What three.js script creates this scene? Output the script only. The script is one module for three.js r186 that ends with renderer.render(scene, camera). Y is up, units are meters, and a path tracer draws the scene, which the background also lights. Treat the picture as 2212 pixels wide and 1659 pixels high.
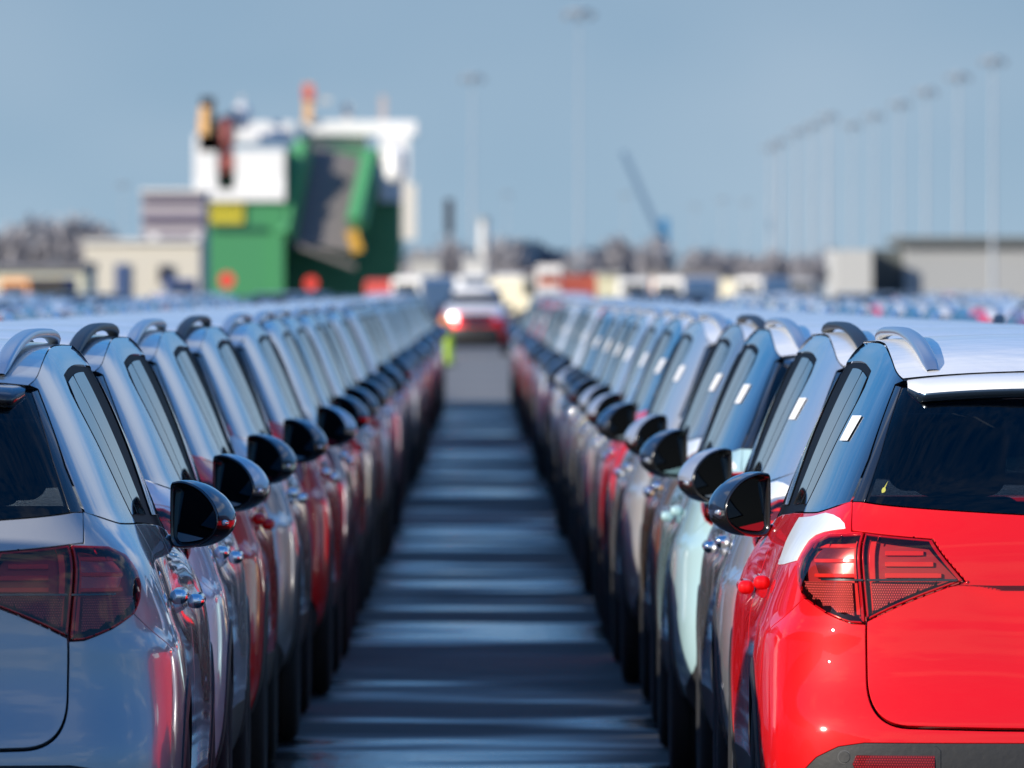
import * as THREE from 'three';
import { mergeGeometries, mergeVertices } from 'three/addons/utils/BufferGeometryUtils.js';
import { RoundedBoxGeometry } from 'three/addons/geometries/RoundedBoxGeometry.js';

// ---------------------------------------------------------------- camera, sky, sun, exposure
const F = 23220, EYE = 1.68, HX = 1035, HY = 625;               // lens of the photograph: focal length and horizon for a 2212 x 1659 frame
const at = (x, y, d) => new THREE.Vector3((x - HX) / F * d, EYE - (y - HY) / F * d, -d);
const scene = new THREE.Scene();
const camera = new THREE.PerspectiveCamera(2 * Math.atan(829.5 / F) * 180 / Math.PI, 4 / 3, 0.5, 9000);
camera.position.set(0, EYE, 0);
camera.lookAt(at(1106, 829.5, 100));
camera.focus = 27.6;
camera.userData.fStop = 8.8;
const SUN = new THREE.Vector3(-Math.sin(0.92) * Math.cos(0.35), Math.sin(0.35), Math.cos(0.92) * Math.cos(0.35));
const renderer = new THREE.WebGLRenderer({ antialias: true });
renderer.setSize(1024, 768);
renderer.toneMapping = THREE.LinearToneMapping;
renderer.toneMappingExposure = 1.2;
renderer.shadowMap.enabled = true;
const sun = new THREE.DirectionalLight(new THREE.Color(1, 0.92, 0.8), 5);
sun.position.copy(SUN).multiplyScalar(300).add(new THREE.Vector3(0, 0, -90));
sun.target.position.set(0, 0, -90);
sun.castShadow = true;
Object.assign(sun.shadow.camera, { left: -120, right: 120, top: 120, bottom: -120, near: 1, far: 700 });
sun.shadow.mapSize.set(4096, 4096);
scene.add(sun, sun.target);

// seeded noise
let seed = 7;
const rnd = () => { seed = (seed * 1664525 + 1013904223) >>> 0; return seed / 4294967296; };
const hash = (x, y, s) => { let n = Math.imul(x | 0, 374761393) + Math.imul(y | 0, 668265263) + Math.imul(s | 0, 1274126177); n = Math.imul(n ^ (n >>> 13), 1274126177); return ((n ^ (n >>> 16)) >>> 0) / 4294967296; };
const noise = (x, y, px, py, s) => {                              // value noise, periodic in px, py cells
  const xi = Math.floor(x), yi = Math.floor(y), f = x - xi, g = y - yi, a = f * f * (3 - 2 * f), b = g * g * (3 - 2 * g);
  const w = (i, j) => hash(((i % px) + px) % px, ((j % py) + py) % py, s);
  return (w(xi, yi) * (1 - a) + w(xi + 1, yi) * a) * (1 - b) + (w(xi, yi + 1) * (1 - a) + w(xi + 1, yi + 1) * a) * b;
};
const fbm = (x, y, px, py, s, oct = 5) => { let v = 0, a = 0.5, t = 0; for (let o = 0; o < oct; o++) { v += a * noise(x, y, px, py, s + o); t += a; a *= 0.5; x *= 2; y *= 2; px *= 2; py *= 2; } return v / t; };
const sstep = (a, b, x) => { const t = Math.min(1, Math.max(0, (x - a) / (b - a))); return t * t * (3 - 2 * t); };
const lerpTable = (t, x) => { let i = 0; while (i < t.length - 2 && x > t[i + 1][0]) i++; const [a, b] = [t[i], t[i + 1]], k = Math.min(1, Math.max(0, (x - a[0]) / (b[0] - a[0]))); return a.slice(1).map((v, j) => v + (b[j + 1] - v) * k); };

// the sky: clear winter air, thin cloud
{
  const W = 2048, Hh = 1024, data = new Float32Array(W * Hh * 4), T = [[-90, 0.10, 0.11, 0.13], [-4, 0.16, 0.21, 0.27], [0, 0.312, 0.440, 0.560], [2.0, 0.250, 0.370, 0.505], [4.5, 0.135, 0.335, 0.615], [10, 0.085, 0.305, 0.690], [30, 0.045, 0.205, 0.580], [90, 0.028, 0.120, 0.390]];
  for (let j = 0; j < Hh; j++) for (let i = 0; i < W; i++) {
    const el = (j + 0.5) / Hh * 180 - 90, az = (i + 0.5) / W * 2 * Math.PI;
    let [r, g, b] = lerpTable(T, el).map((v) => v * 0.935);
    if (el > -2) {
      const u = i / W * 24, n = fbm(u, el * 0.16 + 40, 24, 4096, 11, 6), band = sstep(3, 9, el) * (1 - sstep(34, 60, el));
      const c = 0.6 * sstep(0.54, 0.76, n) * band + 0.22 * (fbm(u * 9, el * 1.3 + 7, 216, 4096, 31, 5) - 0.5);
      const cl = [0.86, 0.87, 0.9];
      r += (cl[0] - r) * c; g += (cl[1] - g) * c; b += (cl[2] - b) * c;
      const dx = -Math.cos(az) * Math.cos(el / 57.2958), dz = -Math.sin(az) * Math.cos(el / 57.2958), dy = Math.sin(el / 57.2958);
      const k = Math.max(0, dx * SUN.x + dy * SUN.y + dz * SUN.z), glow = 0.12 * Math.pow(k, 12) + 0.8 * Math.pow(k, 90);
      r += glow; g += glow * 0.96; b += glow * 0.88;
    }
    data.set([r, g, b, 1], (j * W + i) * 4);
  }
  const t = new THREE.DataTexture(data, W, Hh, THREE.RGBAFormat, THREE.FloatType);
  t.mapping = THREE.EquirectangularReflectionMapping; t.magFilter = t.minFilter = THREE.LinearFilter; t.wrapS = THREE.RepeatWrapping; t.needsUpdate = true;
  scene.background = t; scene.environment = t;
}

// ---------------------------------------------------------------- helpers: textures, materials, things
function tex(w, h, fn, srgb) {
  const d = new Uint8Array(w * h * 4);
  for (let j = 0; j < h; j++) for (let i = 0; i < w; i++) { const v = fn(i / w, j / h); const a = typeof v === 'number' ? [v, v, v] : v; for (let k = 0; k < 3; k++) d[(j * w + i) * 4 + k] = Math.max(0, Math.min(255, Math.round(a[k] * 255))); d[(j * w + i) * 4 + 3] = 255; }
  const t = new THREE.DataTexture(d, w, h, THREE.RGBAFormat);
  t.wrapS = t.wrapT = THREE.RepeatWrapping; t.magFilter = THREE.LinearFilter; t.minFilter = THREE.LinearMipmapLinearFilter; t.generateMipmaps = true; if (srgb) t.colorSpace = THREE.SRGBColorSpace; t.needsUpdate = true;
  return t;
}
const lin = (r, g, b) => new THREE.Color().setRGB(r, g, b);
const std = (c, roughness = 0.6, metalness = 0, more = {}) => new THREE.MeshStandardMaterial({ color: lin(...c), roughness, metalness, ...more });
const phy = (c, roughness, metalness, more) => new THREE.MeshPhysicalMaterial({ color: lin(...c), roughness, metalness, ...more });
const taken = {};
function numbered(n) { const k = taken[n] = (taken[n] ?? -1) + 1; return k ? n + '_' + String(k).padStart(3, '0') : n; }
function tag(o, label, category, group, kind) { Object.assign(o.userData, { label, category }, group && { group }, kind && { kind }); return o; }
function shade(o) { o.traverse((m) => { if (m.isMesh) { m.castShadow = true; m.receiveShadow = true; } }); return o; }
function thing(name, label, category, group, pos = [0, 0, 0], turn = 0) {
  const g = new THREE.Group(); g.name = numbered(name); g.position.set(...pos); g.rotation.y = turn; scene.add(g); return tag(g, label, category, group);
}
function part(parent, name, geo, mat) { const m = new THREE.Mesh(geo, mat); m.name = name; m.castShadow = m.receiveShadow = true; parent.add(m); return m; }
function boxAt(x0, x1, y0, y1, z0, z1, r = 0) {
  const a = Math.abs(x1 - x0), b = Math.abs(y1 - y0), c = Math.abs(z1 - z0);
  const g = r ? new RoundedBoxGeometry(a, b, c, 3, Math.min(r, a / 2.01, b / 2.01, c / 2.01)) : new THREE.BoxGeometry(a, b, c);
  return g.translate((x0 + x1) / 2, (y0 + y1) / 2, (z0 + z1) / 2);
}
function slab(pts, dz) {                                            // a plate: an outline of points and its thickness along z
  const n = pts.length, P = [...pts, ...pts.map((p) => [p[0], p[1], p[2] + dz])], I = [];
  for (let i = 1; i + 1 < n; i++) I.push(0, i, i + 1, n, n + i + 1, n + i);
  for (let i = 0; i < n; i++) { const j = (i + 1) % n; I.push(i, n + i, n + j, i, n + j, j); }
  const g = new THREE.BufferGeometry(); g.setAttribute('position', new THREE.Float32BufferAttribute(P.flat(), 3)); g.setAttribute('uv', new THREE.Float32BufferAttribute(new Array(P.length * 2).fill(0), 2)); g.setIndex(I); const f = g.toNonIndexed(); f.computeVertexNormals(); return f;
}
const flat = (list) => mergeGeometries(list.map((g) => { const n = g.index ? g.toNonIndexed() : g; for (const k of Object.keys(n.attributes)) if (!['position', 'normal', 'uv'].includes(k)) n.deleteAttribute(k); return n; }));
function beam(a, b, w, h = w) {                                    // a square bar between two points
  const A = new THREE.Vector3(...a), B = new THREE.Vector3(...b), g = new THREE.BoxGeometry(w, A.distanceTo(B), h);
  g.applyQuaternion(new THREE.Quaternion().setFromUnitVectors(new THREE.Vector3(0, 1, 0), B.clone().sub(A).normalize()));
  return g.translate((A.x + B.x) / 2, (A.y + B.y) / 2, (A.z + B.z) / 2);
}


// ---------------------------------------------------------------- ground: one sheet of wet asphalt
{
  const wet = (u, v) => sstep(0.445, 0.60, 0.62 * fbm(u * 6, v * 17, 6, 17, 3, 4) + 0.38 * fbm(u * 24 + 3, v * 40, 24, 40, 17, 3));
  const N = 1024, R = tex(N, N, (u, v) => { const w = wet(u, v), n = fbm(u * 160, v * 160, 160, 160, 5, 3); return 0.78 - 0.64 * w + 0.08 * (n - 0.5); });
  const C = tex(N, N, (u, v) => { const w = wet(u, v), n = fbm(u * 200, v * 200, 200, 200, 9, 3), k = (0.215 - 0.05 * w) * (0.82 + 0.36 * n); return [k, k * 0.99, k * 0.97]; }, true);
  const B = tex(512, 512, (u, v) => fbm(u * 60, v * 60, 60, 60, 23, 4));
  for (const t of [R, C]) t.repeat.set(1 / 36, 1 / 36);
  B.repeat.set(1 / 2.5, 1 / 2.5);
  const m = new THREE.MeshStandardMaterial({ map: C, roughnessMap: R, roughness: 1, bumpMap: B, bumpScale: 0.004 });
  const g = new THREE.PlaneGeometry(12000, 9000).rotateX(-Math.PI / 2).translate(0, 0, -3500), p = g.attributes.position, uv = g.attributes.uv;
  for (let i = 0; i < p.count; i++) uv.setXY(i, p.getX(i) + 11, p.getZ(i) + 8);
  const o = new THREE.Mesh(g, m); o.name = 'ground'; o.receiveShadow = true; o.userData = { kind: 'structure', label: 'wet asphalt of the vehicle storage yard', category: 'ground' }; scene.add(o);
}
{
  const C = tex(512, 512, (u, v) => { const k = 0.40 + 0.16 * fbm(u * 14, v * 14, 14, 14, 91, 5); return [k * 1.03, k, k * 0.95]; }, true); C.repeat.set(1 / 20, 1 / 20);
  const g = new THREE.PlaneGeometry(120, 150).rotateX(-Math.PI / 2).translate(0, 0.004, -236), p = g.attributes.position, uv = g.attributes.uv;
  for (let i = 0; i < p.count; i++) uv.setXY(i, p.getX(i), p.getZ(i));
  const o = new THREE.Mesh(g, new THREE.MeshStandardMaterial({ map: C, roughness: 0.85 })); o.name = 'cross_road'; o.receiveShadow = true; o.userData = { kind: 'structure', label: 'dry concrete cross road past the ends of the rows', category: 'road' }; scene.add(o);
}

// ---------------------------------------------------------------- the compact SUV: one smooth skin, cut into panels
// Local axes: x across, y up, rear towards +z with the bumper at z = 0; q = -z is the distance forward of the bumper.
const COLS = 18, rowH = [], CX = [], CQ = [];
function low(h, zr, xa, xb, xc, W, zf, noseX = 0.8, hoodQ) {
  rowH.push(h);
  CX.push([0, 0.25, 0.45, 0.6, xa, xb, xc, ...W, noseX, 0.64, 0.36, 0]);
  const Q = [0.6, 0.85, 1.3, 1.9, 2.5, 3.0, 3.4];
  CQ.push([zr, zr + 0.004, zr + 0.014, zr + 0.034, zr + 0.07, zr + 0.14, zr + 0.27, ...Q, ...(hoodQ ?? [zf - 0.28, zf - 0.1, zf - 0.02, zf])]);
}
function up(h, zr, w, zf) {
  const r = w - 0.035; rowH.push(h);
  const g = 0.028 * Math.min(1, Math.max(0, (h - 1.1) / 0.35));
  CX.push([0, 0.22, 0.4 * r / 0.68, r * 0.79, r * 0.9, r * 0.952, r * 0.985, r + 0.014, w - 0.005, w + g * 0.3, w + 0.004 + g * 0.8, w + 0.006 + g, w + g * 0.8, w - 0.035 + g * 0.5, w - 0.11, 0.45 * w / 0.7, 0.22, 0]);
  CQ.push([zr, zr + 0.005, zr + 0.02, zr + 0.045, zr + 0.085, zr + 0.16, zr + 0.28, zr + 0.45, 1.05, 1.4, 1.85, zf - 0.75, zf - 0.45, zf - 0.26, zf - 0.14, zf - 0.07, zf - 0.015, zf]);
}
low(0.20, 0.10, 0.62, 0.70, 0.76, [0.80, 0.80, 0.82, 0.82, 0.82, 0.80, 0.79], 3.95, 0.72);
low(0.30, 0.03, 0.70, 0.785, 0.828, [0.862, 0.872, 0.852, 0.85, 0.852, 0.872, 0.86], 4.08, 0.78);
low(0.42, 0.00, 0.72, 0.818, 0.858, [0.884, 0.892, 0.862, 0.860, 0.862, 0.890, 0.88], 4.14, 0.8);
low(0.54, 0.00, 0.725, 0.823, 0.861, [0.886, 0.894, 0.866, 0.864, 0.866, 0.892, 0.884], 4.16, 0.81);
low(0.60, 0.012, 0.72, 0.818, 0.858, [0.885, 0.893, 0.866, 0.864, 0.868, 0.892, 0.884], 4.15, 0.81);
low(0.68, 0.055, 0.715, 0.81, 0.855, [0.882, 0.890, 0.864, 0.864, 0.868, 0.888, 0.88], 4.13, 0.8);
low(0.76, 0.076, 0.712, 0.805, 0.852, [0.876, 0.88, 0.858, 0.86, 0.867, 0.882, 0.874], 4.115, 0.79);
low(0.815, 0.080, 0.712, 0.803, 0.848, [0.868, 0.87, 0.851, 0.855, 0.863, 0.876, 0.868], 4.10, 0.785);
low(0.845, 0.087, 0.701, 0.780, 0.825, [0.853, 0.856, 0.838, 0.845, 0.856, 0.869, 0.86], 4.085, 0.778);
low(0.89, 0.092, 0.698, 0.775, 0.817, [0.842, 0.842, 0.824, 0.834, 0.847, 0.859, 0.849], 4.06, 0.766);
low(0.97, 0.10, 0.695, 0.768, 0.80, [0.815, 0.812, 0.802, 0.808, 0.816, 0.826, 0.80], 3.96, 0.73);
low(1.04, 0.112, 0.685, 0.745, 0.772, [0.782, 0.784, 0.784, 0.784, 0.776, 0.765, 0.70], 3.62, 0.62, [3.5, 3.56, 3.6, 3.62]);
up(1.10, 0.135, 0.752, 3.14);
up(1.16, 0.155, 0.726, 3.03);
up(1.26, 0.21, 0.684, 2.86);
up(1.36, 0.265, 0.638, 2.69);
up(1.44, 0.315, 0.598, 2.56);
up(1.49, 0.35, 0.572, 2.49);
up(1.525, 0.385, 0.548, 2.44);
up(1.55, 0.42, 0.515, 2.40);
up(1.572, 0.46, 0.455, 2.36);
const ROWS = rowH.length;
const bs = (t) => { const s = 1 - t; return [s * s * s / 6, (3 * t * t * t - 6 * t * t + 4) / 6, (-3 * t * t * t + 3 * t * t + 3 * t + 1) / 6, t * t * t / 6]; };
const rowAt = (j, get) => j < 0 ? 2 * get(0) - get(1) : j >= ROWS ? 2 * get(ROWS - 1) - get(ROWS - 2) : get(j);
function vOf(h) {                                                 // row parameter for a height
  let a = 0, b = ROWS - 1;
  for (let k = 0; k < 34; k++) { const m = (a + b) / 2, i = Math.min(ROWS - 2, Math.floor(m)), w = bs(m - i); let y = 0; for (let r = 0; r < 4; r++) y += w[r] * rowAt(i - 1 + r, (j) => rowH[j]); if (y < h) a = m; else b = m; }
  return (a + b) / 2;
}
const vCache = new Map();
function contour(h) {                                             // the control points of the horizontal slice at h
  const key = Math.round(h * 1e6); let c = vCache.get(key); if (c) return c;
  const v = vOf(h), i = Math.min(ROWS - 2, Math.floor(v)), w = bs(v - i), xs = new Float64Array(COLS), qs = new Float64Array(COLS);
  for (let k = 0; k < COLS; k++) for (let r = 0; r < 4; r++) { xs[k] += w[r] * rowAt(i - 1 + r, (j) => CX[j][k]); qs[k] += w[r] * rowAt(i - 1 + r, (j) => CQ[j][k]); }
  if (vCache.size > 60000) vCache.clear();
  vCache.set(key, c = [xs, qs]); return c;
}
function skin(u, h) {                                             // [x, q] of the skin
  const [xs, qs] = contour(h), uu = Math.min(COLS - 1 - 1e-9, Math.max(-1, u)), i = Math.floor(uu), w = bs(uu - i); let x = 0, q = 0;
  for (let r = 0; r < 4; r++) { let k = i - 1 + r, s = 1; if (k < 0) { k = -k; s = -1; } if (k >= COLS) { k = 2 * (COLS - 1) - k; s = -1; } x += w[r] * s * xs[k]; q += w[r] * qs[k]; }
  return [x, q];
}
const solve = (a, b, f, t) => { for (let k = 0; k < 36; k++) { const m = (a + b) / 2; if (f(m) < t) a = m; else b = m; } return (a + b) / 2; };
const R = (x, h) => [x <= 0 ? 0 : solve(0, 7.5, (u) => skin(u, h)[0], x), h];      // a point of the rear face by x and height
const S = (q, h) => [solve(0, COLS - 1, (u) => skin(u, h)[1], q), h];              // a point of the side by q and height
const arcS = []; { let p = skin(0, 0.8), s = 0; for (let i = 0; i <= 340; i++) { const c = skin(i / 20, 0.8); s += Math.hypot(c[0] - p[0], c[1] - p[1]); arcS.push(s); p = c; } }
const sOf = (u) => { const t = Math.min(339.999, Math.max(0, u * 20)), i = Math.floor(t); return arcS[i] + (arcS[i + 1] - arcS[i]) * (t - i); };
const htop = (q) => 1.540 - (q > 1.5 ? 0.045 * ((q - 1.5) / 1.1) ** 2 : 0.093 * ((1.5 - q) / 1.08) ** 3);   // where the roof begins
const wtop = (q) => 1.488 - 0.03 * ((q - 1.45) / 0.6) ** 2 * (q > 1.45 ? 0.55 : 1);       // top of the side windows
const sideX = (q, h) => skin(S(q, h)[0], h)[0];

function clipCell(poly, u0, u1, h0, h1) {
  let p = poly;
  for (const [ax, lim, keep] of [[0, u0, 1], [0, u1, -1], [1, h0, 1], [1, h1, -1]]) {
    const out = [];
    for (let i = 0; i < p.length; i++) {
      const a = p[i], b = p[(i + 1) % p.length], da = (a[ax] - lim) * keep, db = (b[ax] - lim) * keep;
      if (da >= 0) out.push(a);
      if ((da > 0 && db < 0) || (da < 0 && db > 0)) { const t = da / (da - db), c = [a[0] + (b[0] - a[0]) * t, a[1] + (b[1] - a[1]) * t]; c[ax] = lim; out.push(c); }
    }
    p = out; if (p.length < 3) return null;
  }
  return p;
}
const area = (p) => { let a = 0; for (let i = 0; i < p.length; i++) { const c = p[i], d = p[(i + 1) % p.length]; a += c[0] * d[1] - d[0] * c[1]; } return a / 2; };
function insetUH(poly, d) {                                       // shrink an outline by d metres, measured on the skin; the car's centre line stays put
  const n = poly.length, su = poly.map(([u, h]) => { const a = skin(Math.max(0, u - 0.02), h), b = skin(u + 0.02, h); return Math.max(0.02, Math.hypot(b[0] - a[0], b[1] - a[1]) / (Math.min(u, 0.02) + 0.02)); });
  const mid = (a, b) => Math.abs(a[0]) < 1e-6 && Math.abs(b[0]) < 1e-6 || a[0] > COLS - 1 - 1e-6 && b[0] > COLS - 1 - 1e-6;
  const edge = (i, s) => { const a = poly[i], b = poly[(i + 1) % n], x = (b[0] - a[0]) * s, y = b[1] - a[1], l = Math.hypot(x, y) || 1; return [-y / l, x / l, mid(a, b) ? 0 : d]; };
  return poly.map((p, i) => {
    const s = su[i], e = edge((i + n - 1) % n, s), f = edge(i, s), det = e[0] * f[1] - e[1] * f[0]; let x, y;
    if (Math.abs(det) < 0.08) { x = e[0] * e[2]; y = e[1] * e[2]; } else { x = (e[2] * f[1] - f[2] * e[1]) / det; y = (e[0] * f[2] - f[0] * e[2]) / det; const l = Math.hypot(x, y); if (l > 3 * d) { x *= 3 * d / l; y *= 3 * d / l; } }
    return [Math.abs(p[0]) < 1e-6 ? 0 : p[0] > COLS - 1 - 1e-6 ? p[0] : p[0] + x / s, p[1] + y];
  });
}
let DU = 0.06, DH = 0.018;                                        // mesh fineness, set per level of detail
// A panel: the polygon (in slice parameter and height) laid on the skin, with rounded, turned-in edges that leave a gap to its neighbours.
function panel(poly, { off = 0, disp, gap = 0.0045, depth = 0.014, rim = true, du = DU, dh = DH, map } = {}) {
  poly = poly.filter((a, i) => { const b = poly[(i + poly.length - 1) % poly.length]; return Math.abs(a[0] - b[0]) > 1e-5 || Math.abs(a[1] - b[1]) > 1e-6; });
  if (area(poly) < 0) poly = [...poly].reverse();
  if (gap && !map) poly = insetUH(poly, gap / 2);
  const at3 = map ?? ((u, h) => { const [x, q] = skin(u, h); return [x, h, -q]; });
  const tmp = new THREE.Vector3(), tu = new THREE.Vector3(), th = new THREE.Vector3();
  const base = (u, h) => {
    const e = 2e-3, a = at3(u - e, h), b = at3(u + e, h), c = at3(u, h - e), d = at3(u, h + e), p = at3(u, h);
    tu.set(b[0] - a[0], b[1] - a[1], b[2] - a[2]); th.set(d[0] - c[0], d[1] - c[1], d[2] - c[2]);
    return [p, tmp.crossVectors(tu, th).normalize().clone()];
  };
  const place = (u, h) => { const [p, n] = base(u, h), o = off + (disp ? disp(p[0], h, -p[2], u) : 0); return [p[0] + n.x * o, p[1] + n.y * o, p[2] + n.z * o]; };
  const full = (u, h) => {
    if (!disp) { const [p, n] = base(u, h); return [[p[0] + n.x * off, p[1] + n.y * off, p[2] + n.z * off], n]; }
    const e = 4e-3, a = place(u - e, h), b = place(u + e, h), c = place(u, h - e), d = place(u, h + e);
    tu.set(b[0] - a[0], b[1] - a[1], b[2] - a[2]); th.set(d[0] - c[0], d[1] - c[1], d[2] - c[2]);
    return [place(u, h), new THREE.Vector3().crossVectors(tu, th).normalize()];
  };
  const us = poly.map((p) => p[0]), hs = poly.map((p) => p[1]), key = new Map(), P = [], Nn = [], UV = [], par = [], idx = [];
  const vert = ([u, h]) => {
    const k = Math.round(u * 1e4) + ':' + Math.round(h * 1e5); let i = key.get(k);
    if (i === undefined) { i = P.length; key.set(k, i); const [p, n] = full(u, h); P.push(p); Nn.push(n); UV.push([sOf(u), h]); par.push(u); }
    return i;
  };
  const i0 = Math.floor(Math.min(...us) / du), i1 = Math.ceil(Math.max(...us) / du), j0 = Math.floor(Math.min(...hs) / dh), j1 = Math.ceil(Math.max(...hs) / dh);
  for (let i = i0; i < i1; i++) for (let j = j0; j < j1; j++) {
    const c = clipCell(poly, i * du, (i + 1) * du, j * dh, (j + 1) * dh); if (!c) continue;
    const v = c.map(vert).filter((a, k, l) => a !== l[(k + 1) % l.length]);
    if (v.length < 3) continue;
    if (v.length === 3) idx.push(...v);
    else if (v.length === 4) idx.push(v[0], v[1], v[2], v[0], v[2], v[3]);
    else { const pts = c.filter((_, k) => c.map(vert)[k] !== c.map(vert)[(k + 1) % c.length]).map((a) => new THREE.Vector2(a[0] / du, a[1] / dh)); for (const f of THREE.ShapeUtils.triangulateShape(pts, [])) idx.push(v[f[0]], v[f[1]], v[f[2]]); }
  }
  if (rim) {
    const edges = new Map();
    for (let k = 0; k < idx.length; k += 3) for (let e = 0; e < 3; e++) { const a = idx[k + e], b = idx[k + (e + 1) % 3]; if (a === b) continue; const r = b + ':' + a; if (edges.has(r)) edges.delete(r); else edges.set(a + ':' + b, [a, b]); }
    const outs = new Map(), border = [];
    for (const [a, b] of edges.values()) {
      if (!map && par[a] < 1e-6 && par[b] < 1e-6) continue;
      if (!map && par[a] > COLS - 1 - 1e-6 && par[b] > COLS - 1 - 1e-6) continue;
      border.push([a, b]);
      const d = new THREE.Vector3(P[b][0] - P[a][0], P[b][1] - P[a][1], P[b][2] - P[a][2]);
      for (const v of [a, b]) { const o = d.clone().cross(Nn[v]); if (o.lengthSq() > 1e-16) { o.normalize(); outs.set(v, (outs.get(v) ?? new THREE.Vector3()).add(o)); } }
    }
    for (const o of outs.values()) o.normalize();
    if (rim) {
      const ring = new Map();
      const sub = (v, a, b, nn) => { const o = outs.get(v), n = Nn[v], i = P.length; P.push([P[v][0] + o.x * a - n.x * b, P[v][1] + o.y * a - n.y * b, P[v][2] + o.z * a - n.z * b]); Nn.push(nn); UV.push(UV[v]); par.push(par[v]); return i; };
      const get = (v) => { let r = ring.get(v); if (!r) { const o = outs.get(v), n = Nn[v], m = n.clone().multiplyScalar(0.5).add(o).normalize(); const e = Math.min(0.0022, depth / 3); r = [sub(v, e * 0.7, e * 0.3, n.clone().add(o).normalize()), sub(v, e, e, o.clone()), sub(v, e, depth, o.clone())]; ring.set(v, r); } return r; };
      for (const [a, b] of border) { const x = get(a), y = get(b), la = [a, ...x], lb = [b, ...y]; for (let k = 0; k < 3; k++) idx.push(la[k], la[k + 1], lb[k + 1], la[k], lb[k + 1], lb[k]); }
    }
  }
  const g = new THREE.BufferGeometry();
  g.setAttribute('position', new THREE.Float32BufferAttribute(P.flat(), 3));
  g.setAttribute('normal', new THREE.Float32BufferAttribute(Nn.flatMap((n) => [n.x, n.y, n.z]), 3));
  g.setAttribute('uv', new THREE.Float32BufferAttribute(UV.flat(), 2));
  g.setIndex(idx);
  return g;
}
function mirror(g) {                                              // the same shape on the other side of the car
  const m = g.clone(), p = m.attributes.position, n = m.attributes.normal;
  for (let i = 0; i < p.count; i++) { p.setX(i, -p.getX(i)); n.setX(i, -n.getX(i)); }
  if (m.index) { const a = m.index.array; for (let i = 0; i < a.length; i += 3) [a[i], a[i + 1]] = [a[i + 1], a[i]]; }
  else for (const k of Object.keys(m.attributes)) { const t = m.attributes[k], s = t.itemSize; for (let i = 0; i < t.count; i += 3) for (let c = 0; c < s; c++) { const x = t.array[i * s + c]; t.array[i * s + c] = t.array[(i + 1) * s + c]; t.array[(i + 1) * s + c] = x; } }
  return m;
}
const both = (g) => mergeGeometries([g, mirror(g)]);

// outlines, half a car each
const arch = (qc, r, a0, a1, n = 14) => Array.from({ length: n + 1 }, (_, i) => { const a = (a0 + (a1 - a0) * i / n) * Math.PI / 180; return S(qc + r * Math.cos(a), 0.335 + r * Math.sin(a)); });
const QR = 0.82, QF = 3.32;
const lampOuter = () => [R(0.614, 0.834), R(0.65, 0.836), R(0.715, 0.862), R(0.766, 0.897), R(0.777, 0.93), R(0.778, 0.965), R(0.767, 1.0), R(0.74, 1.038), R(0.70, 1.059), R(0.614, 1.064)];
const lampInner = () => [R(0.612, 0.842), R(0.612, 1.064), R(0.445, 1.048), R(0.366, 0.944)];
const topLine = (q0, q1, n, dy = 0, f = wtop) => Array.from({ length: n + 1 }, (_, i) => { const q = q0 + (q1 - q0) * i / n; return S(q, f(q) + dy); });
const dlo = () => [S(0.985, 1.104), S(0.94, 1.2), S(0.9, 1.3), S(0.865, 1.39), S(0.87, 1.425), ...topLine(0.93, 2.02, 10), S(2.13, 1.445), S(2.25, 1.38), S(2.40, 1.29), S(2.60, 1.16), S(2.80, 1.055), S(2.6, 1.052), S(1.9, 1.078), S(1.4, 1.094)];
const corner = (h0, x1) => Array.from({ length: 13 }, (_, i) => { const t = i / 12, a = (1 - t) ** 2, b = 2 * t * (1 - t), c = t * t; return [a * 0.51 + b * (x1 - 0.002) + c * x1, a * (h0 - 0.003) + b * (h0 + 0.002) + c * (h0 + 0.115)]; });
const plateRecess = (x, h) => {
  const a = Math.abs(x), eX = 0.365 - (0.945 - h) * 0.42, m = 1 - sstep(eX - 0.09, eX + 0.05, a);
  return 0.008 * sstep(1.05, 0.955, h) * sstep(0.93, 0.945, h) * (1 - sstep(0.55, 0.61, a)) - 0.045 * m * sstep(0.944, 0.93, h) * sstep(0.60, 0.70, h);
};
const roofW = new Map();
const roofPt = (t, q) => { const k = Math.round(Math.min(1.98, q) * 2e3); let w = roofW.get(k); if (!w) roofW.set(k, w = sideX(k / 2e3, htop(k / 2e3))); return [t * w, htop(q) + 0.019 * (1 - Math.abs(t) ** 3), -q]; };
function roofSheet(q0, q1, off, nT, nQ, bumps, tm = 1) {
  const P = [], N = [], UV = [], I = [];
  const pt = (t, q) => { const p = roofPt(t, q); const k = off + (bumps ? bumps(p[0], q) : 0); return [p[0], p[1] + k, p[2]]; };
  for (let j = 0; j <= nQ; j++) for (let i = 0; i <= nT; i++) {
    let t = i / nT * 2 - 1; t = tm * Math.sign(t) * (1 - (1 - Math.abs(t)) ** 1.6); const q = q0 + (q1 + 0.36 * (1 - t * t) - q0) * j / nQ;
    const e = 2e-3, tc = Math.max(-1 + e, Math.min(1 - e, t)), a = pt(tc - e, q), b = pt(tc + e, q), c = pt(tc, q - e), d = pt(tc, q + e), p = pt(t, q);
    const n = new THREE.Vector3(b[0] - a[0], b[1] - a[1], b[2] - a[2]).cross(new THREE.Vector3(d[0] - c[0], d[1] - c[1], d[2] - c[2])).normalize();
    P.push(...p); N.push(n.x, n.y, n.z); UV.push(p[0], q);
    if (i < nT && j < nQ) { const k = j * (nT + 1) + i; I.push(k, k + 1, k + nT + 2, k, k + nT + 2, k + nT + 1); }
  }
  const g = new THREE.BufferGeometry(); g.setAttribute('position', new THREE.Float32BufferAttribute(P, 3)); g.setAttribute('normal', new THREE.Float32BufferAttribute(N, 3)); g.setAttribute('uv', new THREE.Float32BufferAttribute(UV, 2)); g.setIndex(I); return g;
}
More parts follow.
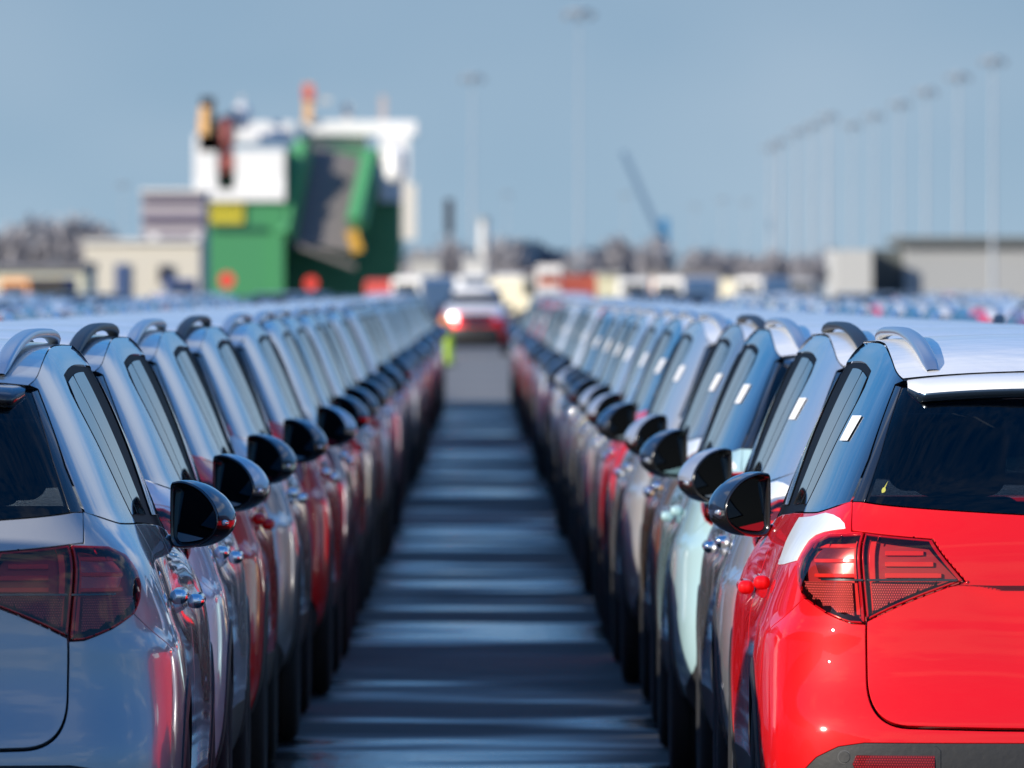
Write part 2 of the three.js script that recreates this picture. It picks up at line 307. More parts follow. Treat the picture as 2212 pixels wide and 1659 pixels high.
function loft(sections, closed = true) {                          // sections: lists of points of equal length
  const n = sections[0].length, P = sections.flat(2), I = [], uv = [];
  for (let s = 0; s < sections.length; s++) for (let i = 0; i < n; i++) uv.push(i / n, s);
  for (let s = 0; s + 1 < sections.length; s++) for (let i = 0; i < (closed ? n : n - 1); i++) { const a = s * n + i, b = s * n + (i + 1) % n; I.push(a, b, b + n, a, b + n, a + n); }
  const g = new THREE.BufferGeometry(); g.setAttribute('position', new THREE.Float32BufferAttribute(P, 3)); g.setAttribute('uv', new THREE.Float32BufferAttribute(uv, 2)); g.setIndex(I); g.computeVertexNormals(); return g;
}
function spoilerGeo(nT, off) {                                    // roof-end lip over the rear window
  const secs = [], w0 = roofPt(1, 0.42)[0];
  const prof = [[0.43, 0.0], [0.36, -0.003], [0.30, -0.012], [0.262, -0.024], [0.25, -0.036], [0.256, -0.05], [0.275, -0.058], [0.33, -0.062], [0.40, -0.058]];
  for (let i = 0; i <= nT; i++) {
    let t = i / nT * 2 - 1; t = Math.sign(t) * (1 - (1 - Math.abs(t)) ** 1.5); const a = Math.abs(t), y0 = roofPt(a, 0.42)[1] - 0.001, bow = 0.075 * a * a, end = a > 0.94 ? (a - 0.94) / 0.06 : 0;
    secs.push(prof.map(([q, y]) => [t * (w0 - 0.006), y0 + (y * (1 - 0.5 * end)) + off, -(q + bow * Math.min(1, (0.45 - q) / 0.15) + end * 0.05 * (0.43 - q) / 0.18)]));
  }
  return loft(secs.map((s) => s.slice().reverse()), false);
}
function railGeo(n) {                                             // bowed roof rail, feet at both ends
  const K = [[0.43, 0.47, 0.0, 0.016, 0.004], [0.436, 0.53, 0.008, 0.021, 0.010], [0.452, 0.75, 0.016, 0.022, 0.012], [0.472, 1.1, 0.020, 0.022, 0.012], [0.493, 1.5, 0.021, 0.022, 0.012], [0.503, 1.7, 0.019, 0.022, 0.012], [0.508, 1.86, 0.010, 0.02, 0.009], [0.508, 1.95, -0.010, 0.012, 0.003]].map((k) => [k[0], k[1], roofPt(Math.min(0.98, k[0] / roofPt(1, k[1])[0]), k[1])[1] + k[2], k[3], k[4]]);
  const c = new THREE.CatmullRomCurve3(K.map((k) => new THREE.Vector3(k[0], k[2], -k[1]))), secs = [];
  for (let i = 0; i <= n; i++) {
    const p = c.getPoint(i / n), f = i / n * (K.length - 1), j = Math.min(K.length - 2, Math.floor(f)), a = K[j][3] + (K[j + 1][3] - K[j][3]) * (f - j), b = K[j][4] + (K[j + 1][4] - K[j][4]) * (f - j);
    const s = []; for (let k = 0; k < 12; k++) { const t = k / 12 * 2 * Math.PI, cx = Math.cos(t), cy = Math.sin(t); s.push([p.x + a * Math.sign(cx) * Math.abs(cx) ** 0.7, p.y + b * Math.sign(cy) * Math.abs(cy) ** 0.7 + 0.004, p.z]); } secs.push(s.reverse());
  }
  return loft(secs);
}
const mirOut = (() => { const p = [[0, 0.03], [0, 0.16], [0.008, 0.174], [0.03, 0.178], [0.06, 0.172], [0.095, 0.156], [0.125, 0.13], [0.143, 0.102], [0.149, 0.078], [0.146, 0.055], [0.133, 0.035], [0.1, 0.014], [0.06, 0.005], [0.02, 0.003], [0.006, 0.012]]; const c = new THREE.CatmullRomCurve3(p.map((a) => new THREE.Vector3(a[0] - 0.07, a[1] - 0.088, 0)), true, 'catmullrom', 0.5); return c.getSpacedPoints(56).slice(0, 56).map((v) => [v.x, v.y]); })();
function mirrorGeo() {                                            // door mirror, opening to the rear: shell, painted cap, glass, indicator
  const lv = [[0.78, -0.04], [0.84, -0.01], [0.93, 0.001], [0.98, 0.001], [1.0, -0.006], [1.02, -0.03], [1.01, -0.06], [0.95, -0.09], [0.83, -0.115], [0.6, -0.134], [0.3, -0.144], [0.02, -0.147]];
  const secs = lv.map(([k, z]) => mirOut.map(([x, y]) => [x * k, y * k, z])), ccw = secs.map((s) => s.slice().reverse());
  const shell = loft(ccw);
  const cap = loft(lv.slice(4, 10).map(([k, z]) => mirOut.map(([x, y]) => [x * (k + 0.012), y * (k + 0.012), z])).map((s) => s.filter((p) => p[1] > -0.012 && !(p[0] < -0.05 && p[1] < 0.05))).map((s) => s.slice().reverse()), false);
  const sh = new THREE.Shape(mirOut.map(([x, y]) => new THREE.Vector2(x * 0.82, y * 0.82)));
  const glass = new THREE.ShapeGeometry(sh).rotateX(-0.15).translate(0, 0, -0.022);
  const ind = new RoundedBoxGeometry(0.022, 0.016, 0.06, 3, 0.007).rotateY(0.3).translate(0.07, -0.018, -0.05);
  const stalk = boxAt(-0.13, -0.03, -0.082, -0.052, -0.075, -0.03, 0.012);
  return { shell, cap, glass, ind, stalk };
}
function handleGeo(seg) { return new RoundedBoxGeometry(0.044, 0.038, 0.21, Math.max(2, seg >> 1), 0.018).translate(-0.002, 0, 0); }
function tyreGeo(seg) { const p = [[0.215, -0.09], [0.235, -0.1], [0.285, -0.106], [0.318, -0.1], [0.331, -0.085], [0.335, -0.06], [0.335, -0.042], [0.329, -0.04], [0.329, -0.034], [0.335, -0.032], [0.335, 0.032], [0.329, 0.034], [0.329, 0.04], [0.335, 0.042], [0.335, 0.06], [0.331, 0.085], [0.318, 0.1], [0.285, 0.106], [0.235, 0.1], [0.215, 0.09]].map(([r, y]) => new THREE.Vector2(r, y)); return new THREE.LatheGeometry(p, seg).rotateZ(-Math.PI / 2); }
function rimGeo() {
  const l = [new THREE.LatheGeometry([[0.218, -0.085], [0.222, 0.07], [0.228, 0.092], [0.216, 0.096], [0.205, 0.08], [0.2, -0.08]].map(([r, y]) => new THREE.Vector2(r, y)), 40).rotateZ(-Math.PI / 2), new THREE.CylinderGeometry(0.05, 0.058, 0.05, 20).rotateZ(-Math.PI / 2).translate(0.055, 0, 0)];
  for (let k = 0; k < 5; k++) { const s = new THREE.Shape(); s.moveTo(-0.032, 0.03); s.lineTo(0.032, 0.03); s.lineTo(0.05, 0.212); s.lineTo(0.018, 0.212); s.lineTo(0, 0.1); s.lineTo(-0.018, 0.212); s.lineTo(-0.05, 0.212); l.push(new THREE.ExtrudeGeometry(s, { depth: 0.025, bevelSize: 0.004, bevelThickness: 0.004, bevelSegments: 1, curveSegments: 2 }).rotateY(Math.PI / 2).translate(0.045, 0, 0).rotateX(k * Math.PI * 2 / 5)); }
  return flat(l);
}
const wrinkle = (x, q) => 0.0022 * (fbm(x * 5 + 7, q * 11, 4096, 4096, 41, 3) - 0.5) + 0.0035 * Math.max(0, fbm(x * 1.6 + 3, q * 6 + x * 3, 4096, 4096, 47, 2) - 0.56);

// The parts of the car for one level of detail: [name, material, geometry, sub-parts]
function carParts(level) {
  [DU, DH] = [[0.07, 0.016], [0.17, 0.04], [0.4, 0.09]][level];
  const L = [], add = (name, mat, geo, subs) => { L.push([name, mat, geo, subs]); }, pair = (name, mat, g, subs) => { add(name, mat, g, subs); add(name, mat, mirror(g), subs?.map(([n, m, s]) => [n, m, mirror(s)])); };
  const o = level ? { rim: false, gap: 0 } : {};
  const tailgate = [R(0, 0.572), R(0.3, 0.575), ...corner(0.583, 0.612, 0.002).map((c) => R(...c)), R(0.612, 0.842), R(0.366, 0.944), R(0.445, 1.048), R(0.612, 1.064), R(0.648, 1.068), R(0.644, 1.143), R(0.62, 1.143), R(0.45, 1.126), R(0.22, 1.112), R(0, 1.106)];
  const lo = lampOuter(), seam = [R(0.766, 0.897), S(0.36, 0.835), S(0.47, 0.80), S(0.50, 0.7), S(0.515, 0.575)];
  const claddingTop = [R(0, 0.538), R(0.62, 0.538), R(0.685, 0.528), R(0.74, 0.50), R(0.78, 0.455), R(0.81, 0.39), R(0.835, 0.33), S(0.435, 0.285)];
  const bumper = [...claddingTop, ...arch(QR, 0.392, 187, 142, 6), S(0.515, 0.575), S(0.50, 0.7), S(0.47, 0.80), S(0.36, 0.835), R(0.766, 0.897), R(0.715, 0.862), R(0.65, 0.836), R(0.614, 0.834), ...corner(0.577, 0.614, 0).map((c) => R(...c)).reverse(), R(0.3, 0.569), R(0, 0.566)];
  const bumperBlack = [...claddingTop.slice().reverse(), R(0, 0.24), R(0.6, 0.24), R(0.78, 0.25), S(0.43, 0.25)].reverse();
  const quarter = [R(0.648, 1.068), R(0.644, 1.143), R(0.68, 1.128), S(0.55, 1.108), S(0.985, 1.098), S(1.02, 1.0), S(1.10, 0.85), S(1.175, 0.7), S(1.2, 0.6), S(1.19, 0.475), ...arch(QR, 0.392, 21, 142, 14), S(0.515, 0.575), S(0.50, 0.7), S(0.47, 0.80), S(0.36, 0.835), ...lo.slice(3)];
  const rearDoor = [S(0.985, 1.098), S(1.02, 1.0), S(1.10, 0.85), S(1.175, 0.7), S(1.2, 0.6), S(1.19, 0.475), S(1.24, 0.44), S(2.04, 0.42), S(2.04, 0.8), S(2.04, 1.072), S(1.4, 1.09)];
  const frontDoor = [S(2.04, 0.42), S(2.9, 0.42), S(2.93, 0.6), S(2.97, 0.8), S(2.94, 1.035), S(2.6, 1.05), S(2.04, 1.072)];
  const hoodEdge = [S(2.98, 1.045), S(3.3, 1.02), S(3.6, 0.985), S(3.85, 0.94)];
  const fender = [S(2.94, 1.035), S(2.97, 0.8), S(2.93, 0.6), S(2.92, 0.44), ...arch(QF, 0.392, 159, 20, 14), S(3.78, 0.52), S(3.86, 0.78), ...hoodEdge.slice().reverse()];
  const uF = (x, h) => [solve(11, 17, (u) => -skin(u, h)[0], -x), h];
  const frontBumper = [...arch(QF, 0.392, 20, -10, 4), S(3.72, 0.26), [17, 0.26], [17, 0.955], uF(0.3, 0.953), uF(0.6, 0.947), S(3.85, 0.94), S(3.86, 0.78), S(3.78, 0.52)];
  const hood = [...hoodEdge, uF(0.6, 0.947), uF(0.3, 0.953), [17, 0.955], [17, 1.098], [15, 1.096], [13.6, 1.085], [12.4, 1.06]];
  const sill = [S(1.2, 0.475), S(1.24, 0.44), S(2.04, 0.42), S(2.92, 0.42), S(2.93, 0.44), S(2.97, 0.24), S(1.18, 0.24)];
  const frame = [R(0.648, 1.139), R(0.60, 1.25), R(0.563, 1.35), R(0.528, 1.436), ...topLine(0.42, 1.88, 14, 0, htop), ...topLine(1.88, 0.93, 8), S(0.87, 1.425), S(0.865, 1.39), S(0.9, 1.3), S(0.94, 1.2), S(0.985, 1.104), S(0.985, 1.098), S(0.55, 1.108), R(0.68, 1.128)];
  const pillarA = [...topLine(1.885, 1.97, 2, -0.003, htop), S(2.08, 1.49), S(2.2, 1.445), S(2.30, 1.40), S(2.52, 1.28), S(2.74, 1.17), S(2.98, 1.046), S(2.94, 1.035), S(2.80, 1.055), S(2.60, 1.16), S(2.40, 1.29), S(2.25, 1.38), S(2.13, 1.44), S(2.02, 1.47), ...topLine(1.95, 1.885, 1)];
  const shieldGlass = [S(2.98, 1.05), S(2.74, 1.16), S(2.52, 1.28), S(2.30, 1.40), S(2.2, 1.445), S(2.08, 1.49), S(1.98, 1.522), [14.8, 1.532], [17, 1.545], [17, 1.1], [15, 1.098], [13.6, 1.087], [12.7, 1.065]];
  const rearGlass = [R(0, 1.106), R(0.22, 1.112), R(0.45, 1.126), R(0.615, 1.143), R(0.57, 1.27), R(0.515, 1.432), R(0.25, 1.447), R(0, 1.45)];
  const glassTrim = [R(0.615, 1.143), R(0.644, 1.143), R(0.598, 1.25), R(0.563, 1.35), R(0.528, 1.436), R(0.515, 1.432), R(0.57, 1.27)];
  const insetPoly = (p, k) => { const c = p.reduce((a, b) => [a[0] + b[0] / p.length, a[1] + b[1] / p.length], [0, 0]); return p.map((a) => [c[0] + (a[0] - c[0]) * k, c[1] + (a[1] - c[1]) * k]); };
  const li = lampInner();
  // painted skin
  if (level === 0) {
    add('tailgate', 'paint', both(panel(tailgate, { disp: plateRecess, du: 0.05, dh: 0.011, gap: 0.008, depth: 0.022 })));
    add('rear_bumper', 'paint', both(panel(bumper, { gap: 0.005, depth: 0.02 })));
    pair('quarter_panel', 'paint', panel(quarter));
    pair('rear_door', 'paint', panel(rearDoor, { du: 0.1, dh: 0.025 }));
    pair('front_door', 'paint', panel(frontDoor, { du: 0.1, dh: 0.025 }));
    pair('front_fender', 'paint', panel(fender, { du: 0.1, dh: 0.025 }));
    add('hood', 'paint', both(panel(hood, { du: 0.12, dh: 0.012 })));
    add('front_bumper', 'paint', both(panel(frontBumper, { du: 0.12, dh: 0.03 })));
    const inner = [[0, 0.26], ...[0.5, 0.8].map((x) => R(x, 0.26)), ...arch(QR, 0.40, 190, -8, 12), S(1.25, 0.26), S(2.9, 0.26), ...arch(QF, 0.40, 190, -8, 12), [17, 0.26], [17, 1.0], S(3.2, 1.0), S(2.9, 1.02), S(1.0, 1.06), R(0.64, 1.06), [0, 1.06]];
    add('inner_shell', 'dark', both(panel(inner, { off: -0.07, rim: false, gap: 0, du: 0.2, dh: 0.05 })));
  } else {
    const body = [R(0, 0.54), R(0.685, 0.53), R(0.835, 0.33), S(0.435, 0.285), ...arch(QR, 0.392, 187, 5, 8), S(1.22, 0.44), S(2.9, 0.42), ...arch(QF, 0.392, 175, -6, 8), S(3.74, 0.3), [17, 0.3], [17, 1.098], [15, 1.096], [13.6, 1.085], [12.4, 1.06], S(2.94, 1.035), S(1.9, 1.078), S(0.985, 1.1), S(0.55, 1.108), R(0.648, 1.14), R(0.45, 1.126), R(0.22, 1.112), R(0, 1.106)];
    add('body', 'paint', both(panel(body, { ...o, disp: level === 1 ? plateRecess : undefined })));
  }
  // black plastic
  if (level < 2) {
    add('lower_bumper', 'plastic', both(panel(bumperBlack, o)));
    pair('sill', 'plastic', panel(sill, o));
    for (const qc of [QR, QF]) { const r = [...arch(qc, 0.392, 186, -6, 18), ...arch(qc, 0.345, -6, 186, 18)]; pair('wheel_arch', 'plastic', panel(r, { off: 0.005, gap: 0, depth: level ? 0.01 : 0.03, rim: true })); }
  }
  // upper body
  pair('side_frame', 'upper', panel(frame, { ...o, rim: false }));
  pair('windscreen_pillar', 'seal', panel(pillarA, { ...o, rim: false, off: -0.001 }));
  pair('window_frame', 'seal', panel(dlo(), { ...o, off: -0.004, rim: false, gap: 0 }));
  const panes = [[S(1.005, 1.12), S(0.96, 1.2), S(0.92, 1.3), S(0.89, 1.38), S(0.90, 1.405), ...topLine(0.95, 1.16, 3, -0.018), S(1.24, 1.118)], [S(1.265, 1.118), S(1.185, 1.45), ...topLine(1.2, 1.55, 4, -0.018), S(1.64, 1.108)], [S(1.98, 1.10), S(1.9, 1.44), ...topLine(1.92, 2.0, 2, -0.022), S(2.1, 1.42), S(2.2, 1.36), S(2.3, 1.28), S(2.4, 1.16), S(2.45, 1.09)]];
  if (level < 2) for (const p of panes) pair('side_window', 'glassDark', panel(p, { ...o, off: 0.001, gap: 0, depth: 0.003 }));
  else pair('side_window', 'glassDark', panel(dlo(), { ...o, off: 0.003 }));
  add('roof', 'upper', roofSheet(0.42, 1.98, 0, level ? 12 : 28, level ? 10 : 30));
  add('spoiler', level ? 'upper' : 'spoiler', spoilerGeo(level ? 10 : 40, 0));
  add('rear_window', level ? 'glassDark' : 'glassClear', both(panel(rearGlass, { ...o, off: level ? 0 : -0.004, depth: 0.004 })));
  if (level < 2) pair('rear_window_trim', 'gloss', panel(glassTrim, { ...o, off: -0.002, gap: 0.003 }));
  add('windscreen', level ? 'glassDark' : 'glassClear', both(panel(shieldGlass, { off: -0.003, rim: false, gap: 0 })));
  add('roof_film', 'film', roofSheet(0.43, 1.97, 0.0035, level ? 14 : 90, level ? 16 : 170, level ? undefined : wrinkle));
  add('roof_film_narrow', 'film', roofSheet(0.43, 1.97, 0.0035, level ? 14 : 90, level ? 16 : 170, level ? undefined : wrinkle, 0.82));
  pair('roof_rail', 'rail', railGeo(level ? 10 : 36));
  if (level === 2) return L;
  // lamps
  const lower = (l) => l.filter((p) => p[1] < 0.95), split = 0.945;
  const lens = (poly) => panel(poly, { off: 0.007, gap: 0.008, depth: 0.02 });
  if (level === 0) {
    const bo = insetPoly(lo, 0.86), bi = insetPoly(li, 0.86);
    const cut = (p, keepUp) => { const out = []; for (let i = 0; i < p.length; i++) { const a = p[i], b = p[(i + 1) % p.length], da = (a[1] - split) * (keepUp ? 1 : -1), db = (b[1] - split) * (keepUp ? 1 : -1); if (da >= 0) out.push(a); if (da * db < 0) { const t = da / (da - db); out.push([a[0] + (b[0] - a[0]) * t, split]); } } return out; };
    const ring = (p, k) => { const c = insetPoly(p, k); return [...p, p[0], c[0], ...c.slice().reverse()]; };
    const strip = (x0, x1, h, t) => [R(x0, h - t), R(x1, h - t), R(x1, h + t), R(x0, h + t)];
    const f = { rim: true, gap: 0, depth: 0.006 }, up0 = (x, h) => Math.max(0, plateRecess(x, h));
    const ccw = (q) => area(q) < 0 ? [...q].reverse() : q, gapRing = (q) => { const e = insetUH(ccw(q), -0.007), c = insetPoly(ccw(q), 0.972); return [...e, e[0], c[0], ...c.slice().reverse()]; };  // black ring laid under the lamp gap: its shade put into colour
    pair('tail_lamp', 'lens', lens(lo), [['lamp_gap_shade', 'seal', panel(gapRing(lo), { off: -0.004, rim: false, gap: 0 })], ['lamp_bezel', 'lensRim', panel(ring(lo, 0.92), { off: 0.004, ...f, gap: 0.007 })], ['lamp_housing', 'lampBack', panel(lo, { off: -0.02, rim: false, gap: 0 })], ['reflector', 'prism', panel(insetPoly(cut(bo, false), 0.9), { off: -0.004, rim: false, gap: 0 })],
      ['lamp_bowl', 'lampBowl', panel([R(0.64, 0.962), R(0.735, 0.962), R(0.745, 1.0), R(0.72, 1.03), R(0.64, 1.035)], { off: -0.008, ...f, depth: 0.01, disp: (x, h) => -0.009 * (1 - Math.min(1, Math.hypot((x - 0.685) / 0.04, (((h - 0.962) % 0.036) - 0.018) / 0.02))) })],
      ...[0.957, 0.995, 1.034].map((h) => ['light_guide', 'guide', panel(strip(0.635, 0.745, h, 0.0032), { off: -0.006, ...f })]), ['light_guide', 'guide', panel([R(0.628, 0.86), R(0.637, 0.86), R(0.637, 1.045), R(0.628, 1.045)], { off: -0.006, ...f })], ['lens_divider', 'gloss', panel(strip(0.618, 0.72, split, 0.0022), { off: 0.0082, ...f, depth: 0.001 })]]);
    pair('tailgate_lamp', 'lens', panel(li, { off: 0.007, gap: 0.008, depth: 0.02, disp: up0 }), [['lamp_gap_shade', 'seal', panel(gapRing(li), { off: -0.004, rim: false, gap: 0, disp: up0 })], ['lamp_bezel', 'lensRim', panel(ring(li, 0.90), { off: 0.004, disp: up0, ...f, gap: 0.007 })], ['lamp_housing', 'lampBack', panel(li, { off: -0.02, rim: false, gap: 0, disp: up0 })], ['reflector', 'prism', panel(insetPoly(cut(bi, false), 0.88), { off: -0.006, rim: false, gap: 0, disp: up0 })],
      ...[[0.958, 0.425], [0.987, 0.445], [1.016, 0.47]].map(([h, x]) => ['light_guide', 'guide', panel(strip(x, 0.565, h, 0.0045), { off: -0.012, disp: up0, ...f })]), ['light_guide', 'guide', panel([R(0.588, 0.875), R(0.6, 0.87), R(0.6, 1.045), R(0.588, 1.045)], { off: -0.008, disp: up0, ...f })], ['lens_divider', 'gloss', panel(strip(0.385, 0.608, split, 0.0024), { off: 0.0082, disp: up0, ...f, depth: 0.001 })]]);
    const rp = [R(0.445, 0.468), R(0.64, 0.468), R(0.648, 0.485), R(0.635, 0.518), R(0.455, 0.518), R(0.445, 0.508)];
    pair('bumper_reflector', 'prismRed', panel(rp, { off: 0.004, gap: 0, depth: 0.008, disp: (x, h) => -0.004 * sstep(0.49, 0.52, h) }), [['reflector_surround', 'plastic', panel([R(0.43, 0.455), R(0.655, 0.455), R(0.668, 0.487), R(0.65, 0.53), R(0.44, 0.53), R(0.43, 0.52)], { off: 0.0015, gap: 0, depth: 0.003 })]]);
    const ring2 = (r) => Array.from({ length: 20 }, (_, i) => R(0.67 + r * Math.cos(i / 10 * Math.PI), 0.502 + r * Math.sin(i / 10 * Math.PI)));
    pair('parking_sensor', 'plastic', panel(ring2(0.0135), { off: 0.0025, gap: 0, depth: 0.004 }), [['sensor_ring', 'dark', panel(ring2(0.0165), { off: 0.001, gap: 0, depth: 0.003 })]]);
  } else {
    pair('tail_lamp', 'lensSolid', mergeGeometries([panel(lo, { ...o, off: 0.007 }), panel(li, { ...o, off: 0.007 })]));
  }
  // handles
  for (const [q, h] of [[1.17, 0.914], [2.1, 0.876]]) { const g = handleGeo(level ? 4 : 10).translate(sideX(q, h) + 0.03, h, -q); pair('door_handle', 'handle', g); }
  // mirrors
  const mg = mirrorGeo(), mv = (g) => g.clone().scale(0.98, 1, 1).rotateY(-0.52).translate(0.848, 1.086, -2.5);
  pair('door_mirror', 'gloss', mv(mg.shell), [['mirror_cap', 'cap', mv(mg.cap)], ['mirror_glass', 'mirrorGlass', mv(mg.glass)], ['mirror_stalk', 'gloss', mv(mg.stalk)], ...(level ? [] : [['turn_indicator', 'clearLens', mv(mg.ind)]])]);
  // wheels
  const ty = tyreGeo(level ? 20 : 56), rm = level ? null : rimGeo();
  for (const q of [QR, QF]) { const mvw = (g) => g.clone().translate(0.775, 0.335, -q); pair('wheel', 'tyre', mvw(ty), rm ? [['rim', 'rim', mvw(rm)]] : [['rim', 'rim', new THREE.CylinderGeometry(0.21, 0.21, 0.02, 16).rotateZ(Math.PI / 2).translate(0.86, 0.335, -q)]]); }
  add('underbody', 'dark', boxAt(-0.62, 0.62, 0.19, 0.5, -0.35, -3.85, 0.05));
  // front of the car
  const grille = [uF(0.42, 0.72), [17, 0.70], [17, 0.925], uF(0.45, 0.91)], hl = [uF(0.47, 0.82), uF(0.73, 0.86), uF(0.71, 0.93), uF(0.47, 0.925)], lowG = [uF(0.6, 0.32), [17, 0.3], [17, 0.55], uF(0.45, 0.55)];
  add('grille', 'gloss', both(panel(grille, { ...o, off: 0.006 })));
  add('lower_grille', 'plastic', both(panel(lowG, { ...o, off: 0.006 })));
  pair('headlamp', 'clearLens', panel(hl, { ...o, off: 0.006 }));
  if (level === 0) {
    const seat = (x, q, w) => flat([boxAt(x - w / 2, x + w / 2, 0.55, 1.12, -q, -q - 0.14, 0.05), boxAt(x - w / 2, x + w / 2, 0.45, 0.6, -q - 0.1, -q - 0.6, 0.05)]);
    const rest = (x, q) => boxAt(x - 0.125, x + 0.125, 1.135, 1.345, -q - 0.01, -q - 0.12, 0.05);
    add('rear_seat', 'fabric', seat(0, 1.22, 1.2), [['headrest', 'fabric', rest(-0.33, 1.22)], ['headrest', 'fabric', rest(0.33, 1.22)]]);
    for (const x of [-0.36, 0.36]) add('front_seat', 'fabric', seat(x, 2.0, 0.48), [['headrest', 'fabric', rest(x, 2.0)]]);
    add('cabin_floor', 'dark', boxAt(-0.7, 0.7, 0.4, 0.52, -0.3, -3.0));
    add('dashboard', 'fabric', boxAt(-0.68, 0.68, 0.75, 1.03, -2.72, -3.05, 0.06));
    add('parcel_shelf', 'fabric', boxAt(-0.56, 0.56, 0.995, 1.015, -0.3, -1.2));
    add('headlining', 'fabric', roofSheet(0.46, 1.94, -0.02, 12, 10));
  }
  return L;
}

// ---------------------------------------------------------------- car materials
const peel = tex(256, 256, (u, v) => fbm(u * 40, v * 40, 40, 40, 61, 3)); peel.repeat.set(2, 2);
const dustR = tex(512, 512, (u, v) => 0.012 + 0.10 * sstep(0.55, 0.85, fbm(u * 7, v * 9, 7, 9, 71, 5))); dustR.repeat.set(0.6, 0.6);
const filmB = tex(512, 512, (u, v) => 0.6 * fbm(u * 5, v * 22, 5, 22, 81, 4) + 0.4 * fbm(u * 30, v * 30, 30, 30, 83, 3)); filmB.repeat.set(0.55, 0.55);
const dots = tex(256, 256, (u, v) => { const k = 16, y = v * k, x = u * k + (Math.floor(y) % 2) * 0.5, d = Math.hypot(x - Math.floor(x) - 0.5, y - Math.floor(y) - 0.5); return 0.25 + 0.75 * (1 - sstep(0.16, 0.36, d)); }); dots.repeat.set(10, 10);
const paints = {
  red: phy([0.66, 0.005, 0.008], 0.5, 0, {}), wrap: phy([0.20, 0.27, 0.34], 0.28, 0.45, {}), grey: phy([0.42, 0.42, 0.42], 0.36, 0.45, {}), silver: phy([0.52, 0.53, 0.55], 0.34, 0.7, {}), white: phy([0.74, 0.75, 0.77], 0.4, 0.05, {}), ice: phy([0.36, 0.53, 0.56], 0.42, 0.15, {}),
  black: phy([0.045, 0.075, 0.115], 0.24, 0.8, {}), bronze: phy([0.23, 0.155, 0.09], 0.36, 0.55, {}), ivory: phy([0.62, 0.56, 0.42], 0.42, 0.1, {}), navy: phy([0.02, 0.035, 0.085], 0.36, 0.4, {}), burgundy: phy([0.27, 0.012, 0.02], 0.38, 0.3, {}),
};
for (const m of Object.values(paints)) Object.assign(m, { clearcoat: 1, clearcoatRoughness: 1, clearcoatRoughnessMap: dustR, specularIntensity: 0.2 });
paints.red.clearcoat = 0.75;
const M = {
  plastic: std([0.022, 0.0225, 0.024], 0.6, 0, { bumpMap: peel, bumpScale: 0.0006 }), dark: std([0.09, 0.09, 0.092], 0.85), seal: phy([0.005, 0.005, 0.006], 0.6, 0, { specularIntensity: 0.12 }), gloss: phy([0.009, 0.009, 0.010], 0.2, 0, { clearcoat: 1, clearcoatRoughness: 0.02 }),
  glassDark: phy([0.012, 0.014, 0.016], 0.03, 0, { specularIntensity: 1 }), glassClear: phy([0.24, 0.27, 0.28], 0.015, 0, { transmission: 1, thickness: 0, ior: 1.5 }),
  film: phy([0.84, 0.83, 0.81], 0.26, 0, { bumpMap: filmB, bumpScale: 0.004, clearcoat: 0.5, clearcoatRoughness: 0.12 }),
  railSilver: phy([0.55, 0.57, 0.60], 0.28, 0.85, {}), railBlack: phy([0.012, 0.013, 0.016], 0.42, 0, { specularIntensity: 0.6 }),
  lens: phy([0.93, 0.36, 0.34], 0.01, 0, { transmission: 1, thickness: 0, ior: 1.5 }), lensRim: phy([0.50, 0.006, 0.014], 0.16, 0, { clearcoat: 1, clearcoatRoughness: 0.03 }), lensSolid: phy([0.26, 0.008, 0.012], 0.15, 0, { clearcoat: 1, clearcoatRoughness: 0.03 }),
  lampBack: std([0.36, 0.16, 0.18], 0.4, 0.1), lampBowl: phy([0.5, 0.42, 0.42], 0.22, 0.85, {}), guide: phy([0.70, 0.16, 0.13], 0.2, 0, { clearcoat: 1 }), prism: std([0.88, 0.66, 0.62], 0.35, 0, { map: dots, bumpMap: dots, bumpScale: 0.002 }), prismRed: phy([0.42, 0.012, 0.02], 0.25, 0, { map: dots, clearcoat: 1 }),
  chrome: phy([0.86, 0.86, 0.86], 0.07, 1, {}), mirrorGlass: phy([0.26, 0.31, 0.32], 0.015, 1, {}), clearLens: phy([0.62, 0.65, 0.70], 0.08, 0.6, { clearcoat: 1 }), tyre: std([0.010, 0.010, 0.011], 0.9), rim: phy([0.30, 0.31, 0.33], 0.3, 0.85, {}),
  fabric: std([0.06, 0.062, 0.066], 0.9), capDark: phy([0.012, 0.016, 0.026], 0.3, 0.2, { clearcoat: 1, clearcoatRoughness: 0.02 }), paper: std([0.82, 0.82, 0.80], 0.5),
};
const PARTS = [carParts(0), carParts(1), carParts(2)];
const stickerGeo = (q) => mirror(panel([S(q, 1.29), S(q + 0.17, 1.288), S(q + 0.15, 1.352), S(q - 0.02, 1.354)], { off: 0.004, gap: 0, depth: 0.001, du: 0.05, dh: 0.01 }));
const stickers = [0.63, 0.66, 0.70].map(stickerGeo);
const barcode = tex(64, 64, (u, v) => (u > 0.3 && u < 0.78 && v > 0.3 && v < 0.62 && hash(Math.floor(u * 40), 1, 5) > 0.45) ? 0.35 : 0.92);
DU = 0.07; DH = 0.016;
// shoulder film: the white protective sheet over the shoulder above the tail lamp
const shoulderFilm = panel([R(0.662, 1.074), R(0.69, 1.07), R(0.715, 1.064), R(0.735, 1.055), R(0.752, 1.04), R(0.765, 1.02), S(0.34, 0.99), S(0.55, 0.975), S(0.95, 0.965), S(1.0, 1.02), S(0.985, 1.085), S(0.75, 1.091), S(0.6, 1.096), S(0.48, 1.104), R(0.705, 1.109), R(0.688, 1.106), R(0.674, 1.098), R(0.664, 1.086)], { off: 0.0022, gap: 0, depth: 0.002 });
const spoilerFilm = spoilerGeo(60, 0.004);

